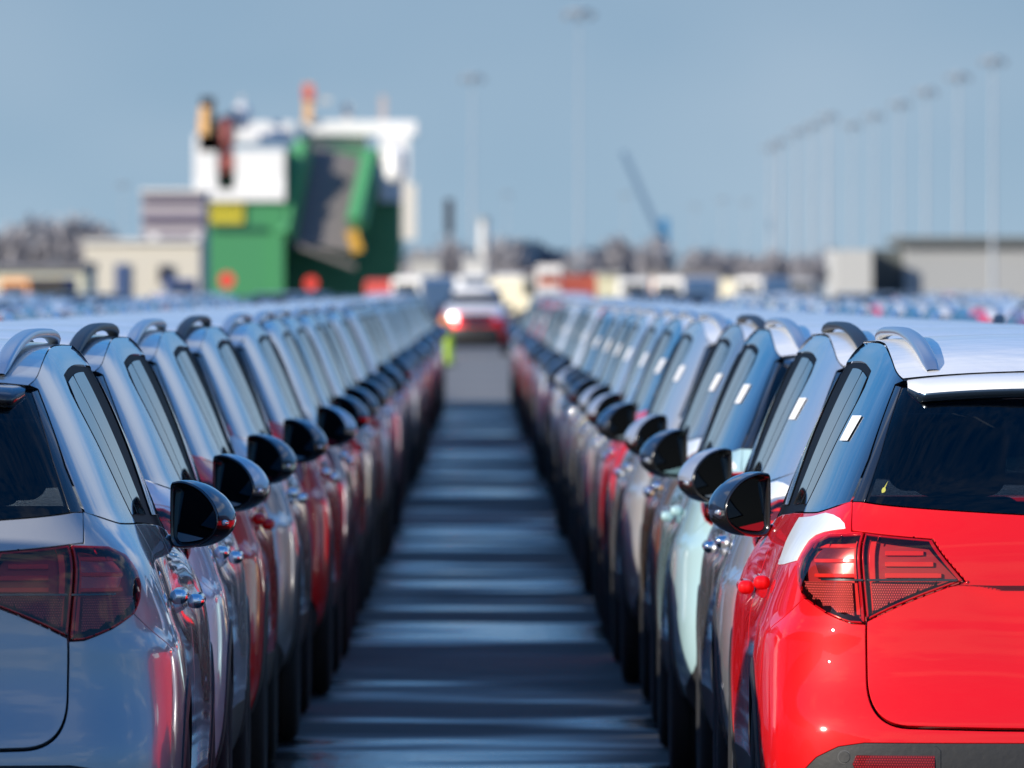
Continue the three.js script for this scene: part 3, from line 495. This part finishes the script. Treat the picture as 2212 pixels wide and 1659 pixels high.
function makeCar({ level, color, roof = color, rail = 'Silver', cap = 'capDark', handle = 'body', label, group, x, d, yaw = 0, sticker = 0, film = true, shoulder = false, spoiler, tilt = 0 }) {
  const g = thing('parked_car', label, 'car', group, [x, 0, -d], yaw);
  const pick = (k) => ({ paint: paints[color], upper: paints[roof], spoiler: spoiler ? paints[roof] : M.gloss, rail: M['rail' + rail], cap: M[cap] ?? paints[cap], handle: handle === 'body' ? paints[color] : M.chrome })[k] ?? M[k];
  for (const [name, mat, geo, subs] of PARTS[level]) {
    if (name === (film === 'narrow' ? 'roof_film' : 'roof_film_narrow')) continue;
    const m = part(g, name.replace('_narrow', ''), geo, pick(mat));
    for (const [n, k, s] of subs ?? []) part(m, n, s, pick(k));
  }
  if (sticker) part(g, 'paper_label', stickers[sticker - 1], M.label);
  if (shoulder) for (const s of [shoulderFilm, mirror(shoulderFilm)]) part(g, 'shoulder_film', s, M.film);
  if (spoiler) part(g, 'spoiler_film', spoilerFilm, M.filmSmooth);
  return g;
}
M.filmSmooth = phy([0.84, 0.83, 0.81], 0.3, 0, { clearcoat: 0.4, clearcoatRoughness: 0.15 });
M.label = std([0.9, 0.9, 0.9], 0.5, 0, { map: barcode });

// ---------------------------------------------------------------- the two rows along the aisle
const names = { red: 'red', grey: 'metallic blue-grey', silver: 'silver', white: 'white', ice: 'pale turquoise', black: 'black', bronze: 'bronze brown', ivory: 'ivory', navy: 'dark navy', burgundy: 'dark red', wrap: 'film-wrapped' };
const rightRow = [['red', 'black', 'Silver', 'capDark', 'body'], ['silver', 'silver', 'Black', 'silver', 'chrome'], ['ice', 'black', 'Silver', 'capDark', 'body'], ['bronze', 'bronze', 'Black', 'silver', 'chrome'], ['grey', 'grey', 'Silver', 'black', 'chrome'], ['red', 'black', 'Silver', 'silver', 'chrome'], ['silver', 'silver', 'Silver', 'silver', 'chrome'], ['grey', 'grey', 'Silver', 'capDark', 'chrome'], ['ivory', 'black', 'Silver', 'capDark', 'chrome'], ['silver', 'silver', 'Silver', 'silver', 'chrome'], ['black', 'black', 'Silver', 'capDark', 'chrome'], ['red', 'red', 'Silver', 'capDark', 'chrome']];
const leftRow = [['grey', 'wrap', 'Silver', 'capDark', 'chrome'], ['white', 'wrap', 'Black', 'silver', 'chrome'], ['red', 'wrap', 'Silver', 'capDark', 'body'], ['silver', 'wrap', 'Black', 'capDark', 'chrome'], ['red', 'wrap', 'Silver', 'silver', 'chrome'], ['navy', 'wrap', 'Silver', 'capDark', 'chrome'], ['red', 'wrap', 'Silver', 'capDark', 'body'], ['grey', 'wrap', 'Silver', 'capDark', 'chrome'], ['red', 'wrap', 'Silver', 'capDark', 'body'], ['silver', 'wrap', 'Silver', 'capDark', 'chrome']];
const ordinals = ['first', 'second', 'third', 'fourth', 'fifth', 'sixth', 'seventh', 'eighth', 'ninth', 'tenth', 'eleventh', 'twelfth', 'thirteenth', 'fourteenth', 'fifteenth', 'sixteenth', 'seventeenth', 'eighteenth', 'nineteenth', 'twentieth', ...['first', 'second', 'third', 'fourth', 'fifth', 'sixth', 'seventh', 'eighth', 'ninth'].map((s) => 'twenty-' + s), 'thirtieth'];
const inward = (i) => Math.min(0.13, 0.035 * Math.max(0, i - 1)) + 0.0035 * Math.max(0, i - 5);
const pool = ['red', 'silver', 'grey', 'white', 'black', 'red', 'ivory', 'silver', 'burgundy', 'navy', 'grey', 'white'];
for (const side of [1, -1]) {
  const spec = side > 0 ? rightRow : leftRow, head = side > 0 ? 'red' : 'blue-grey', d0 = side > 0 ? 27 : 25.7, xc = side > 0 ? 1.59 : -1.6;
  for (let i = 0; i < 30; i++) {
    const c = pool[Math.floor(rnd() * pool.length)], [color, roof, rail, cap, handle] = spec[i] ?? [c, side < 0 ? 'wrap' : rnd() < 0.4 ? 'black' : c, rnd() < 0.3 ? 'Black' : 'Silver', rnd() < 0.15 ? 'silver' : 'capDark', 'chrome'];
    const two = roof !== color ? ` with ${names[roof]} pillars` : ` with ${rail.toLowerCase()} rails`;
    const label = i ? `${names[color]} SUV${two}, ${ordinals[i]} in the row led by the ${head} SUV` : side > 0 ? 'bright red SUV with white film on roof and spoiler, first of its row' : 'metallic blue-grey SUV with silver roof rails, first of its row';
    const group = `cars in the row led by the ${head} SUV`;
    makeCar({ level: i < 4 ? 0 : 1, color, roof, rail, cap, handle, label, group, x: xc - side * inward(i) + (i > 1 ? (rnd() - 0.5) * 0.05 : 0), d: d0 + 4.5 * i + (i > 1 ? (rnd() - 0.5) * 0.2 : 0), yaw: i < 2 ? 0 : (rnd() - 0.5) * 0.012, sticker: side > 0 ? 1 + (i ? Math.floor(rnd() * 3) : 0) : 0, film: side < 0 ? 'narrow' : 'full', shoulder: i < 4 && (side > 0 || i === 1), spoiler: side > 0 && i < 2 });
  }
}

// ---------------------------------------------------------------- neighbouring rows: mostly film-covered roofs
function backCar(x, d, yaw, label, group) {
  const c = pool[Math.floor(rnd() * pool.length)];
  return makeCar({ level: 2, color: c, roof: rnd() < 0.35 ? 'black' : c, rail: rnd() < 0.3 ? 'Black' : 'Silver', label, group, x: x + (rnd() - 0.5) * 0.12, d: d + (rnd() - 0.5) * 0.3, yaw: yaw + (rnd() - 0.5) * 0.02 });
}
for (const [side, r, from, to] of [[1, 1, 52, 168], [1, 2, 108, 168], [-1, 1, 58, 168], [-1, 2, 116, 168]]) {
  const head = side > 0 ? 'red' : 'blue-grey', lab = `parked SUV with white roof film, ${['', 'one row', 'two rows'][r]} beyond the row led by the ${head} SUV`;
  for (let d = from; d < to; d += 4.5) backCar(side * (1.6 + 2.72 * r), d, 0, lab, `${['', 'next', 'second next'][r]} row beside the ${head} row`);
}
for (const side of [1, -1]) for (let r = 0; r < 5; r++) for (let k = 0; k < (r < 2 ? 9 : 5); k++) backCar(side * (2.6 + 3.1 * r), 296 + k * 9 + r * 4, Math.PI * (r % 2), `distant parked SUV in the block past the end of the ${side > 0 ? 'red' : 'blue-grey'} row`, `block of cars past the end of the ${side > 0 ? 'red' : 'blue-grey'} row`);

// the car that drives up the aisle, nose towards us
{
  const g = makeCar({ level: 1, color: 'red', roof: 'white', rail: 'Silver', cap: 'capDark', handle: 'chrome', label: 'red SUV with white hood film and painted headlamp glint facing up the aisle', group: undefined, x: -0.1, d: 276, yaw: Math.PI });
  g.name = 'oncoming_car';
  DU = 0.3; DH = 0.012;
  const uF = (x, h) => [solve(11, 17, (u) => -skin(u, h)[0], -x), h];
  part(g, 'hood_film', both(panel([uF(0.74, 0.93), [17, 0.945], [17, 1.095], [15, 1.093], [13.6, 1.082], [12.6, 1.05], uF(0.78, 0.98)], { off: 0.006, gap: 0, rim: false })), M.film);
  part(g, 'windscreen_film', both(panel([[13.4, 1.40], [17, 1.40], [17, 1.542], [14.8, 1.53], [12.6, 1.50]], { off: 0.006, gap: 0, rim: false })), M.film);
  part(g, 'cowl_film', both(panel([uF(0.74, 1.0), [17, 1.06], [17, 1.16], [13.2, 1.15], [12.8, 1.08]], { off: 0.008, gap: 0, rim: false })), M.film);
  part(g, 'front_guard', both(panel([uF(0.66, 0.24), [17, 0.22], [17, 0.66], uF(0.5, 0.66), uF(0.6, 0.55)], { off: 0.012, gap: 0, rim: false })), M.plastic);
  g.scale.set(1.0, 1.13, 1.0);
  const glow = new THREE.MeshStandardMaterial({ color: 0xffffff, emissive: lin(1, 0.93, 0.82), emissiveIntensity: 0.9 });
  for (const h of [0.88, 0.72]) part(g, 'glint_disc', new THREE.SphereGeometry(0.026, 12, 8).scale(1.2, 1, 0.5).translate(0.6, h, -4.03), glow);  // glowing discs stand in for a sun glint on the headlamp
  const l = new THREE.PointLight(lin(1, 0.93, 0.82), 2); l.position.set(0.6, 0.88, -4.15); l.castShadow = true; g.add(l);  // added light that goes with the glint discs
}
// added, unseen van behind the grey car: it keeps the sun off its rear
{
  const g = thing('added_shade_van', 'added unseen dark grey van shading the rear of the blue-grey SUV', 'van', undefined, [-2.9, 0, -19.8]), body = phy([0.16, 0.17, 0.18], 0.4, 0.4, { clearcoat: 1, clearcoatRoughness: 0.05 });
  const sec = (z, w, y0, y1) => { const s = []; for (let k = 0; k < 24; k++) { const a = k / 24 * 2 * Math.PI, c = Math.cos(a), n = Math.sin(a); s.push([w * Math.sign(c) * Math.abs(c) ** 0.25, (y0 + y1) / 2 + (y1 - y0) / 2 * Math.sign(n) * Math.abs(n) ** 0.25, z]); } return s.reverse(); };
  part(g, 'body', loft([sec(0, 0.02, 1.2, 1.3), sec(0, 0.9, 0.35, 1.98), sec(-0.06, 0.95, 0.3, 2.05), sec(-4.3, 0.97, 0.3, 2.08), sec(-4.6, 0.95, 0.3, 1.95), sec(-4.95, 0.93, 0.3, 1.35), sec(-5.05, 0.86, 0.32, 1.1), sec(-5.1, 0.02, 0.6, 0.7)]), body);
  for (const s of [-1, 1]) { part(g, 'rear_window', boxAt(s * 0.08, s * 0.75, 1.25, 1.8, -0.02, 0.012, 0.01), M.glassDark); part(g, 'tail_lamp', boxAt(s * 0.8, s * 0.9, 0.8, 1.3, -0.06, 0.012, 0.01), M.lensSolid); part(g, 'side_window', boxAt(s * 0.93, s * 0.985, 1.2, 1.75, -3.3, -4.2, 0.01), M.glassDark); for (const z of [-0.95, -4.3]) part(g, 'wheel', tyreGeo(32).translate(s * 0.84, 0.335, z), M.tyre); }
  g.rotation.y = 0;
}
// marker post by the aisle end
{
  const p = at(963, 790, 236), g = thing('marker_post', 'fluorescent yellow-green marker post with orange top at the aisle end', 'post', undefined, [p.x, 0, p.z]);
  part(g, 'post', new THREE.CylinderGeometry(0.15, 0.165, 0.86, 20).translate(0, 0.45, 0), std([0.55, 0.78, 0.05], 0.5));
  part(g, 'cap', new THREE.SphereGeometry(0.15, 18, 10, 0, Math.PI * 2, 0, Math.PI / 2).scale(1, 1.4, 1).translate(0, 0.88, 0), std([0.8, 0.28, 0.06], 0.5));
  part(g, 'base', new THREE.CylinderGeometry(0.2, 0.22, 0.05, 20).translate(0, 0.025, 0), std([0.03, 0.03, 0.03], 0.8));
}

// ---------------------------------------------------------------- the harbour behind
const mm = (d) => d / F;
function block(parent, name, mat, x0, y0, x1, y1, d, depth, origin) {   // a box whose front fills the given window at distance d
  const a = at(x0, y1, d), b = at(x1, y0, d);
  return part(parent, name, boxAt(a.x, b.x, a.y, b.y, -d, -d - depth).translate(-origin.x, -origin.y, -origin.z), mat);
}
// the car carrier in the dock, stern towards us
{
  const D = 1450, o = at(665, 620, D); o.y = 0;
  const g = thing('car_carrier_ship', 'green and white car carrier ship with raised stern ramp in the dock', 'ship', undefined, o.toArray());
  const Z = (x, y) => [(350 + x / 2.212) * 0.73733, (200 + y / 2.212) * 0.73733];
  const bx = (name, mat, x0, y0, x1, y1, dz, depth) => { const [a, b] = Z(x0, y0), [c, e] = Z(x1, y1); return block(g, name, mat, a, b, c, e, D + dz, depth, o); };
  const V = (x, y, dz) => { const [a, b] = Z(x, y); return at(a, b, D + dz).sub(o).toArray(); };
  const green = std([0.055, 0.25, 0.10], 0.5), white = std([0.80, 0.79, 0.76], 0.5), dkGreen = std([0.012, 0.085, 0.062], 0.5), ramp = std([0.17, 0.155, 0.15], 0.75), orange = std([0.58, 0.33, 0.12], 0.5), boat = std([0.42, 0.12, 0.10], 0.6), yellow = std([0.62, 0.52, 0.04], 0.5), black = std([0.02, 0.022, 0.03], 0.6);
  bx('hull', green, 515, 862, 1066, 1480, 0, 90);
  bx('stern_recess', green, 1066, 520, 1815, 1480, 13, 80);
  bx('deck_edge', white, 480, 785, 1072, 860, -1, 60);
  bx('funnel_casing', white, 480, 430, 632, 786, 0, 12);
  bx('superstructure', white, 748, 528, 1070, 786, 0, 40);
  bx('boat_recess', green, 632, 545, 748, 786, 11, 30);
  for (const y of [430, 610]) { const [x, yy] = Z(685, y), s = y > 500 ? 2.0 : 3.4; part(g, 'lifeboat', new THREE.CapsuleGeometry(1.9, 1.5, 6, 14).rotateX(Math.PI / 2).scale(0.75, s / 2.4, 1).translate(...at(x, yy, D + 3).sub(o).toArray()), boat); }
  part(g, 'funnel', loft([[520, 640, 540], [510, 630, 400], [522, 612, 248]].map(([a, b, y]) => [[a, 0], [b, 0], [b, 8], [a, 8]].map(([x, z]) => V(x, y, z)))), orange);
  bx('funnel_top', black, 526, 186, 612, 250, 1, 6);
  { const [x, y] = Z(790, 312); part(g, 'radar_dome', new THREE.SphereGeometry(1.45, 20, 14).scale(1, 1.25, 1).translate(...at(x, y, D + 6).sub(o).toArray()), white); }
  bx('bridge_deck', white, 640, 345, 1120, 480, 14, 18);
  bx('bridge', white, 1170, 340, 1925, 430, 16, 16);
  bx('bridge_wing', white, 1170, 430, 1600, 560, 20, 12);
  bx('stair_tower', white, 1684, 430, 1880, 866, 12, 6);
  bx('mast', std([0.42, 0.36, 0.34], 0.6), 1685, 175, 1730, 340, 20, 1.2);
  bx('antenna', std([0.5, 0.5, 0.5], 0.6), 775, 180, 805, 262, 10, 0.8);
  bx('vent', std([0.55, 0.53, 0.5], 0.6), 1450, 230, 1500, 340, 18, 1.5);
  bx('radar_mast', std([0.72, 0.42, 0.18], 0.6), 1192, 100, 1252, 345, 15, 1.4);
  bx('mast_flag', std([0.60, 0.13, 0.08], 0.6), 1188, 110, 1260, 200, 14.4, 0.5);
  bx('radar_scanner', std([0.5, 0.5, 0.48], 0.6), 1280, 190, 1370, 225, 15, 0.6);
  part(g, 'stern_ramp', slab([[1235, 490, 9], [1062, 1120, 1], [1530, 1200, 1], [1620, 592, 9]].map(([x, y, z]) => V(x, y, z)), -1.5), ramp);
  for (const [a, b, c, e] of [[1195, 495, 1080, 1085], [1640, 560, 1535, 1010]]) part(g, 'ramp_arm', beam(V(a, b, 7), V(c, e, -1), 1.9, 2.2), green);
  part(g, 'ramp_frame', beam(V(1085, 1120, 1), V(1530, 1290, 1), 0.6, 1.2), ramp);
  part(g, 'ramp_sign', beam(V(1500, 1050, -1), V(1545, 1190, -1), 1.5, 0.6), std([0.6, 0.33, 0.04], 0.5));
  bx('hull_edge', green, 1008, 940, 1066, 1480, -1.2, 3);
  { const [x, y] = Z(1790, 625); part(g, 'lifeboat', new THREE.CapsuleGeometry(1.5, 2.2, 6, 14).scale(1, 0.95, 1).translate(...at(x, y, D).sub(o).toArray()), white); }
  bx('dock_pillar', std([0.66, 0.62, 0.54], 0.6), 1832, 750, 1922, 1110, -4, 3);
  for (let r = 0; r < 2; r++) for (let k = 0; k < 7; k++) bx('painted_letter', yellow, 570 + k * 35 - r * 8, r ? 935 : 868, 570 + k * 35 - r * 8 + (r ? 30 : 24), r ? 1005 : 925, -0.5, 0.4);
  for (let k = 0; k < 9; k++) bx('painted_letter', dkGreen, 605 + k * 40, 1026, 605 + k * 40 + 28, 1056, -0.5, 0.4);
}
function tree(x, yTop, d, wpx, label, group) {
  const p = at(x, 620, d), top = at(x, yTop, d).y, w = wpx * mm(d), g = thing('bare_tree', label, 'tree', group, [p.x, 0, p.z]), twig = [], wood = [];
  wood.push(new THREE.CylinderGeometry(0.12, 0.32, top * 0.6, 8).translate(0, top * 0.3, 0));
  for (let k = 0; k < 9; k++) { const a = rnd() * 6.28, h0 = top * (0.25 + 0.35 * rnd()), r = w * (0.25 + 0.3 * rnd()); wood.push(beam([0, h0, 0], [Math.cos(a) * r, Math.min(top * 0.95, h0 + top * (0.2 + 0.3 * rnd())), Math.sin(a) * r], 0.12)); }
  for (let k = 0; k < 520; k++) { const a = rnd() * 6.28, e = Math.acos(2 * rnd() - 1), r = Math.cbrt(rnd()) * (0.75 + 0.5 * noise(a * 1.3, e * 2, 4096, 4096, k % 3)), s = 0.25 + 0.5 * rnd(); const t = new THREE.PlaneGeometry(s * 1.6, s * 0.5); t.rotateZ(rnd() * 3).rotateY(rnd() * 6).translate(Math.cos(a) * Math.sin(e) * r * w / 2, top * 0.62 + Math.cos(e) * r * top * 0.38, Math.sin(a) * Math.sin(e) * r * w / 2); twig.push(t); }
  part(g, 'trunk', flat(wood), treeM[0]); part(g, 'crown', flat(twig), treeM[1]);
}
const treeM = [std([0.14, 0.12, 0.11], 0.9), std([0.31, 0.30, 0.32], 0.9)];
for (const [x, y, w] of [[30, 488, 90], [75, 470, 100], [125, 478, 110], [170, 468, 100], [215, 484, 90], [-20, 500, 90]]) tree(x, y, 1250, w, 'bare winter tree behind the cream warehouse', 'trees behind the cream warehouse');
for (let k = 0; k < 14; k++) tree(890 + k * 40 + rnd() * 14, 512 + rnd() * 34, 1350 + rnd() * 200, 70 + rnd() * 30, 'bare winter tree on the skyline between ship and crane', 'trees between ship and crane');
for (let k = 0; k < 8; k++) tree(1490 + k * 42 + rnd() * 14, 535 + rnd() * 25, 1350 + rnd() * 200, 64 + rnd() * 24, 'bare winter tree on the skyline in front of the tall lamp masts', 'trees near the lamp masts');
function building(name, label, d, rects, depth = 25) {
  const r0 = rects[0], o = at((r0[2] + r0[4]) / 2, 620, d); o.y = 0;
  const g = thing(name, label, 'building', undefined, o.toArray());
  for (const [n, m, x0, y0, x1, y1, dz = 0, dep = depth] of rects) block(g, n, m, x0, y0, x1, y1, d + dz, dep, o);
}
const cream = std([0.60, 0.555, 0.46], 0.8), pale = std([0.66, 0.65, 0.62], 0.8), greyW = std([0.36, 0.365, 0.36], 0.8), darkW = std([0.10, 0.115, 0.115], 0.8), blueD = std([0.05, 0.09, 0.2], 0.6), purple = std([0.11, 0.09, 0.14], 0.4), bandW = std([0.42, 0.38, 0.40], 0.8), roofD = std([0.13, 0.14, 0.135], 0.8);
building('warehouse', 'cream harbour warehouse with blue door beside the green ship', 900, [['wall', cream, 182, 524, 432, 690], ['roof_edge', pale, 180, 516, 434, 525, -0.4], ['door', blueD, 248, 570, 278, 690, -0.3, 0.5], ['door', std([0.02, 0.025, 0.05], 0.6), 342, 573, 372, 612, -0.3, 0.5], ['highlight_block', pale, 322, 506, 340, 517, 2, 2], ['highlight_block', pale, 418, 508, 434, 517, 2, 2]]);  // pale blocks on the roof stand in for blurred highlights
building('low_shed', 'long low cream shed in front of the bare trees', 860, [['wall', std([0.62, 0.60, 0.45], 0.8), -60, 582, 184, 690], ['roof', std([0.16, 0.16, 0.18], 0.8), -62, 566, 186, 583, -0.5, 26]]);
building('office_block', 'grey office block with dark purple window bands beside the ship', 1200, [['wall', bandW, 306, 414, 440, 690], ['roof_edge', pale, 303, 408, 442, 416, -0.6, 30], ...[[428, 440], [464, 482], [506, 520]].map(([a, b]) => ['window_band', purple, 308, a, 440, b, -0.4, 0.5])]);
building('terminal_hall', 'wide grey terminal hall with dark roof strip behind the lamp masts', 1100, [['wall', greyW, 1955, 528, 2300, 690], ['roof', roofD, 1940, 511, 2300, 529, -1, 30], ['annex', std([0.48, 0.475, 0.45], 0.8), 1806, 540, 1884, 690, -4], ['link', darkW, 1884, 538, 1956, 690, 4]]);
building('white_shed', 'small white harbour shed under the bare trees', 1000, [['wall', pale, 1000, 560, 1050, 690], ['roof', std([0.5, 0.5, 0.5], 0.7), 998, 553, 1052, 561, -0.4, 14]], 12);
building('silo_building', 'pale stepped building on the skyline behind the aisle', 1500, [['wall', pale, 1120, 548, 1160, 690], ['upper_floor', pale, 1140, 528, 1172, 690, 3], ['roof', greyW, 1138, 524, 1174, 529, 2, 20]], 14);
building('cream_kiosk', 'small cream building with red container at its side', 620, [['wall', std([0.66, 0.62, 0.42], 0.8), 1290, 592, 1345, 690], ['container', std([0.36, 0.07, 0.045], 0.7), 1205, 594, 1288, 690, 0.5, 3], ['roof', pale, 1288, 589, 1347, 593, -0.3, 9]], 8);
building('grey_shed', 'grey shed between the dock pillar and the signal mast', 1050, [['wall', std([0.5, 0.49, 0.46], 0.8), 888, 560, 950, 690], ['roof', greyW, 886, 554, 952, 561, -0.4, 14]], 12);
building('brown_stores', 'low brownish store under the skyline trees behind the lorry', 1250, [['wall', std([0.40, 0.34, 0.31], 0.8), 1085, 590, 1165, 690], ['roof', std([0.28, 0.25, 0.25], 0.8), 1083, 585, 1167, 591, -0.4, 16]], 14);
building('beige_stores', 'low beige store under the skyline trees below the crane', 1300, [['wall', std([0.50, 0.46, 0.40], 0.8), 1400, 592, 1560, 690], ['roof', std([0.34, 0.31, 0.3], 0.8), 1398, 588, 1562, 593, -0.4, 16]], 14);
// lorry
{
  const d = 470, o = at(1185, 600, d); o.y = 0;
  const g = thing('lorry', 'white lorry with red lower stripe past the end of the red row', 'truck', undefined, o.toArray());
  const r = (n, m, x0, y0, x1, y1, dz, dep) => block(g, n, m, x0, y0, x1, y1, d + dz, dep, o);
  r('cargo_box', std([0.74, 0.70, 0.66], 0.6), 1160, 572, 1212, 652, 1.8, 6); r('cab', std([0.70, 0.66, 0.62], 0.5), 1164, 588, 1208, 660, 0, 1.7); r('stripe', std([0.50, 0.12, 0.06], 0.6), 1163, 600, 1209, 616, -0.03, 0.4); r('windscreen', std([0.02, 0.03, 0.04], 0.1), 1168, 592, 1204, 599.5, -0.02, 0.3);
  for (const x of [1168, 1198]) { const p = at(x, 700, d); part(g, 'wheel', new THREE.CylinderGeometry(0.5, 0.5, 0.3, 18).rotateZ(Math.PI / 2).translate(p.x - o.x, 0.5, -0.8), M.tyre); }
}
// small vans parked along the quay road
const vanTones = { white: [0.74, 0.73, 0.70], cream: [0.66, 0.60, 0.44], red: [0.45, 0.06, 0.04], orange: [0.62, 0.26, 0.08], blue: [0.06, 0.10, 0.24], grey: [0.42, 0.42, 0.43] };
[[905, 598, 560, 'white'], [930, 600, 640, 'orange'], [1000, 597, 600, 'white'], [1072, 600, 620, 'white'], [1100, 592, 660, 'white'], [1130, 600, 580, 'cream'], [1232, 598, 640, 'red'], [1370, 600, 600, 'white'], [1420, 603, 680, 'orange'], [1470, 600, 560, 'white'], [1520, 597, 620, 'grey'], [1585, 602, 700, 'cream'], [1640, 599, 640, 'white'], [1730, 602, 680, 'grey'], [115, 600, 620, 'blue'], [60, 602, 560, 'orange'], [390, 603, 640, 'blue'], [860, 604, 600, 'red']].forEach(([x, y, d, c], i) => {
  const p = at(x, y, d), h = p.y, g = thing('small_van', `distant ${c} van on the quay road behind the parked cars`, 'van', `distant vans on the quay road`, [p.x, 0, p.z], (i % 3 - 1) * 0.5);
  part(g, 'body', boxAt(-0.95, 0.95, 0.35, h, -2.4, 1.4, 0.25), std(vanTones[c], 0.45)); part(g, 'hood', boxAt(-0.9, 0.9, 0.35, h * 0.58, 1.4, 2.2, 0.2), std(vanTones[c], 0.45)); part(g, 'windscreen', boxAt(-0.7, 0.7, h * 0.64, h * 0.86, 1.38, 1.42, 0.01), M.glassDark);
  for (const sx of [-0.9, 0.9]) for (const sz of [-1.5, 1.5]) part(g, 'wheel', new THREE.CylinderGeometry(0.33, 0.33, 0.2, 14).rotateZ(Math.PI / 2).translate(sx, 0.33, sz), M.tyre);
});
// red round markers on posts
for (const [x, y, r] of [[490, 605, 17], [672, 612, 15]]) { const d = 560, p = at(x, y, d), g = thing('round_marker', 'red round marker board on a slim post in front of the green hull', 'sign', 'red round markers in front of the ship', [p.x, 0, p.z]); part(g, 'post', new THREE.CylinderGeometry(0.04, 0.05, p.y, 8).translate(0, p.y / 2, -0.08), std([0.4, 0.4, 0.4], 0.5)); part(g, 'board', new THREE.CylinderGeometry(r * mm(d), r * mm(d), 0.06, 24).rotateX(Math.PI / 2).translate(0, p.y, 0), std([0.75, 0.06, 0.04], 0.5)); }
// tall lamp masts
function mast(x, y, w = 0.42, h = 25, label, group) {
  w *= 0.66;
  const d = F * (h - EYE) / (HY - y), p = at(x, HY, d), g = thing('lamp_mast', label, 'lamp', group, [p.x, 0, p.z]);
  part(g, 'pole', new THREE.CylinderGeometry(w * 0.4, w, h, 12).translate(0, h / 2, 0), mastM);
  part(g, 'lamp_ring', new THREE.CylinderGeometry(1.0, 1.0, 0.22, 18).translate(0, h - 0.5, 0), mastD);
  for (let k = 0; k < 6; k++) part(g, 'floodlight', boxAt(-0.28, 0.28, -0.24, 0.24, -0.12, 0.12, 0.03).rotateX(0.5).translate(0, h - 0.85, 1.25).rotateY(k * Math.PI / 3), mastD);
}
const mastM = std([0.40, 0.44, 0.48], 0.6), mastD = std([0.24, 0.26, 0.29], 0.6);
for (const [x, y, w] of [[1664, 310, 0.5], [1684, 296, 0.55], [1721, 275, 0.5], [1755, 260, 0.55], [1788, 240, 0.55], [1840, 260, 0.32], [1887, 239, 0.32], [1943, 213, 0.36], [2000, 185, 0.36], [2070, 152, 0.36], [2145, 117, 0.36]]) mast(x, y, w, 25, 'tall grey floodlight mast in the line near the terminal hall', 'floodlight masts near the terminal hall');
mast(1250, 12, 0.17, 25, 'tallest floodlight mast, above the oncoming car, between signal mast and crane', undefined);
mast(1020, 155, 0.24, 25, 'floodlight mast standing next to the black signal mast', undefined);
mast(265, 392, 0.3, 25, 'floodlight mast behind the cream warehouse', undefined);
mast(1095, 412, 0.3, 25, 'small floodlight mast above the pale stepped building', undefined);
for (const [x, y] of [[1350, 415], [1500, 440], [1560, 425], [1610, 430]]) mast(x, y, 0.32, 25, 'faint distant floodlight mast behind the crane', 'distant masts behind the crane');
// black signal mast
{
  const d = 760, p = at(970, 620, d), g = thing('signal_mast', 'dark signal mast with tall black board beside the floodlight mast', 'mast', undefined, [p.x, 0, p.z]), y = (v) => at(0, v, d).y;
  part(g, 'pole', new THREE.CylinderGeometry(0.13, 0.2, y(500), 10).translate(0, y(500) / 2, 0), std([0.10, 0.08, 0.08], 0.6));
  part(g, 'board', boxAt(-0.3, 0.3, y(503), y(430), -0.3, 0.3, 0.08), std([0.025, 0.025, 0.035], 0.6));
}
// white tower
{
  const d = 1400, p = at(1045, 620, d), g = thing('white_tower', 'slim white tower behind the bare trees', 'tower', undefined, [p.x, 0, p.z]), h = at(0, 472, d).y;
  part(g, 'shaft', new THREE.CylinderGeometry(0.62, 0.8, h, 14).translate(0, h / 2, 0), pale); part(g, 'head', new THREE.CylinderGeometry(0.75, 0.6, 0.9, 14).translate(0, h - 0.3, 0), greyW);
}
// harbour crane
{
  const d = 1700, p = at(1435, 620, d), g = thing('harbour_crane', 'blue harbour crane with long raised jib', 'crane', undefined, [p.x, 0, p.z]), blue = std([0.03, 0.19, 0.38], 0.5), jibM = std([0.13, 0.22, 0.33], 0.6), L = (x, y, z = 0) => at(x, y, d).sub(p).setZ(z).add(new THREE.Vector3(0, p.y, 0)).toArray();
  for (const sx of [-1, 1]) for (const sz of [-1, 1]) part(g, 'leg', beam([sx * 1.6, 0, sz * 1.6], [sx * 0.9, L(0, 575)[1], sz * 0.9], 0.6), blue);
  part(g, 'machine_house', boxAt(-1.2, 1.2, L(0, 575)[1], L(0, 535)[1], -1.6, 1.6, 0.1), blue);
  part(g, 'tower', boxAt(-0.75, 0.75, L(0, 535)[1], L(0, 472)[1], -0.8, 0.8, 0.1), blue);
  for (const s of [-0.55, 0.55]) part(g, 'jib_chord', beam([s * 0.6, L(0, 530)[1], s], [L(1347, 328)[0] + s * 0.4, L(1347, 328)[1], s], 0.5), jibM);
  for (let k = 0; k < 12; k++) { const t = k / 12, A = [0, L(0, 530)[1]], B = L(1347, 328), q = (t) => [A[0] + (B[0] - A[0]) * t, A[1] + (B[1] - A[1]) * t]; const a = q(t), b = q(t + 1 / 12); part(g, 'jib_brace', beam([a[0], a[1], -0.5], [b[0], b[1], 0.5], 0.28), jibM); }
}


// a yellow leaf on the red car's rear window
{
  const [u] = R(0.565, 1.178), [x, q] = skin(u, 1.178), g = thing('leaf', 'small yellow leaf stuck on the rear window of the bright red SUV', 'leaf', undefined, [1.59 - x, 1.178, -27 - q + 0.006], 0);
  const s = new THREE.Shape(); s.moveTo(-0.008, -0.022); s.quadraticCurveTo(0.012, -0.02, 0.006, 0.0); s.lineTo(0.018, 0.028); s.lineTo(0.002, 0.002); s.quadraticCurveTo(-0.012, -0.004, -0.008, -0.022);
  part(g, 'blade', new THREE.ExtrudeGeometry(s, { depth: 0.001, bevelEnabled: false }).scale(0.62, 0.62, 1), std([0.62, 0.60, 0.12], 0.7));
}
renderer.render(scene, camera);
